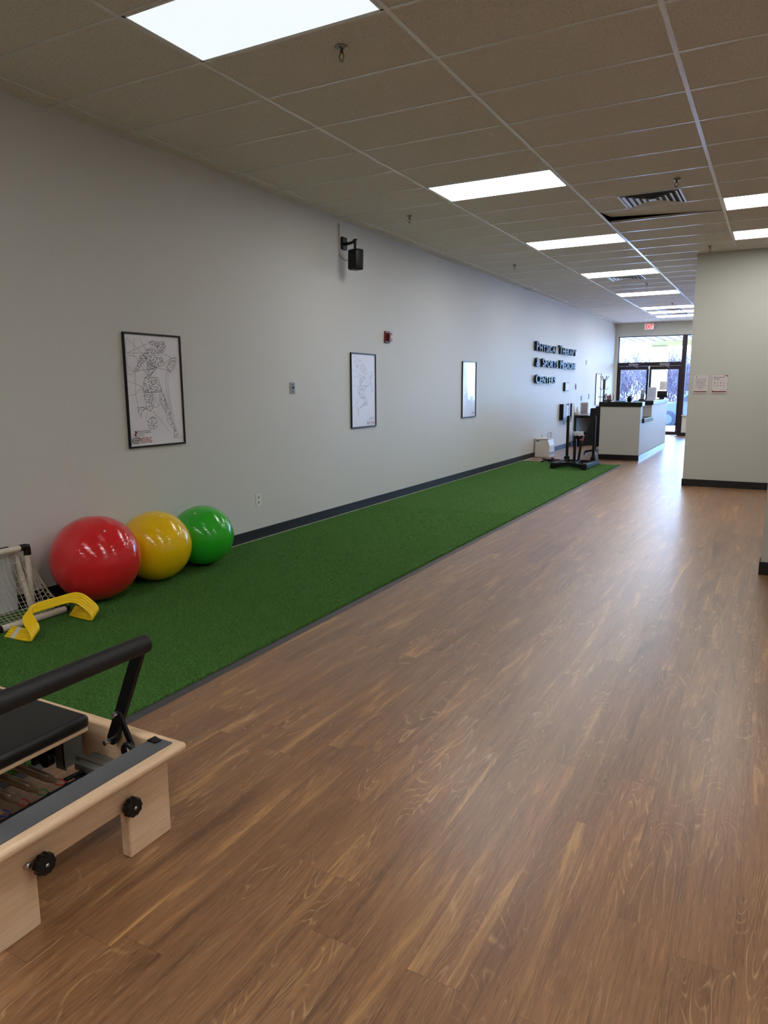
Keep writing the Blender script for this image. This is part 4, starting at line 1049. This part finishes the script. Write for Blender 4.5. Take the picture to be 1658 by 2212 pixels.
# carriage
MB().box(1.35, 2.470, 1.015, 1.548, .330, .344, .003).build('carriage_board', mw_y, rf)
MB().box(1.345, 2.478, 1.008, 1.555, .3445, .392, .019, 5, smooth=True).build('carriage_pad', m_vinyl, rf)
for y in (1.025, 1.530): MB().box(1.0, 2.70, y-.012+.02*(1 if y > 1.3 else -1), y+.012+.02*(1 if y > 1.3 else -1), .205, .225, .002).build('track', M('alu', (150, 150, 148), .35, metal=.8), rf)
for x in (1.5, 2.35):
    for y in (1.045, 1.51): MB().cyl((x, y-.012, .265), (x, y+.012, .265), .038, 20).build('wheel', m_bp, rf)
# grey bracket and gear tray under the footbar
b = MB(); b.box(2.388, 2.403, 1.495, 1.572, .195, .328, .004); b.box(2.35, 2.403, 1.495, 1.502, .185, .328, .003); b.build('carriage_bracket', m_greymetal, rf)
b = MB(); b.box(2.43, 2.70, 1.518, 1.596, .205, .218, .003); b.box(2.43, 2.70, 1.510, 1.520, .192, .218, .002); b.build('gear_tray', m_greymetal, rf)
MB().tube([(2.47, 1.515, .196), (2.466, 1.442, .196)], [.007, .008], 12).build('lever', m_bm, rf)
MB().box(2.45, 2.70, 1.49, 1.53, .168, .190, .004).build('gear_bar_mount', m_bp, rf)
MB().cyl((2.335, 1.462, .228), (2.335, 1.485, .228), .030, 24).build('pulley', m_bp, rf)
q = MB(); q.tube([(2.25, 1.0, .215), (2.25, 1.56, .215)], .010, 10); q.box(2.28, 2.30, 1.45, 1.55, .20, .31, .002); q.tube([(2.16, 1.0, .17), (2.16, 1.56, .17)], .009, 10); q.build('under_frame', m_bm, rf)
SC = [M('loop_red', (170, 28, 32), .45), M('loop_green', (24, 110, 44), .45), M('loop_red', (170, 28, 32), .45), M('loop_blue', (30, 50, 150), .45), M('loop_yellow', (200, 170, 40), .45)]
for i in range(5):
    y = 1.418-.067*i; z = .203
    s_ = MB()
    prof = [(1.55, .0135), (2.405, .0135), (2.425, .0125), (2.452, .008), (2.462, .0065)]
    s_.tube([(x, y, z) for x, _ in prof], [r_ for _, r_ in prof], 18)
    # visible coil windings
    turns = 120; pts = [(1.9+.52*k/(turns*6), y+.0138*math.cos(k*2*PI/6), z+.0138*math.sin(k*2*PI/6)) for k in range(turns*6)]
    s_.tube(pts, .0016, 4, False)
    o = s_.build('spring', m_gun, rf)
    MB().tube([(2.455+.026*(1-math.cos(a)), y+.013*math.sin(a), z+.004*math.sin(a*2)) for a in [2*PI*k/20 for k in range(20)]], .0022, 6, closed=True).build('colour_loop', SC[i], o)
    MB().tube([(2.505, y, z), (2.53, y, z)], .009, 12).build('spring_hook', m_bp, rf)
MB().box(2.53, 2.555, .97, 1.45, .185, .225, .003).build('spring_bar', m_bm, rf)
# shoulder rests are beyond the left edge of the picture

# ------------------------------------------------------------------ daylight
wd = bpy.data.worlds.new('World'); S.world = wd; wd.use_nodes = True
nt_ = wd.node_tree; bg = nt_.nodes['Background']
tc_ = nt_.nodes.new('ShaderNodeTexCoord'); sp_ = nt_.nodes.new('ShaderNodeSeparateXYZ'); rp = nt_.nodes.new('ShaderNodeValToRGB')
nt_.links.new(tc_.outputs['Generated'], sp_.inputs[0]); nt_.links.new(sp_.outputs[2], rp.inputs[0]); nt_.links.new(rp.outputs[0], bg.inputs[0])
rp.color_ramp.elements[0].position = 0; rp.color_ramp.elements[0].color = (.31, .57, 1.0, 1)
rp.color_ramp.elements[1].position = .6; rp.color_ramp.elements[1].color = (.16, .38, 1.0, 1)
bg.inputs[1].default_value = 27.0
sun = bpy.data.objects.new('sun', bpy.data.lights.new('sun', 'SUN')); COL.objects.link(sun)
sun.data.energy = 34; sun.data.angle = .01; sun.data.color = (1, .95, .88)
el, az = math.radians(37), math.radians(18)
d = Vector((-math.sin(az)*math.cos(el), -math.cos(az)*math.cos(el), -math.sin(el)))
sun.rotation_euler = d.to_track_quat('-Z', 'Y').to_euler()

S.view_settings.view_transform = 'Standard'; S.view_settings.look = 'None'; S.view_settings.gamma = 1; S.view_settings.use_curve_mapping = False
S.view_settings.exposure = 0.12
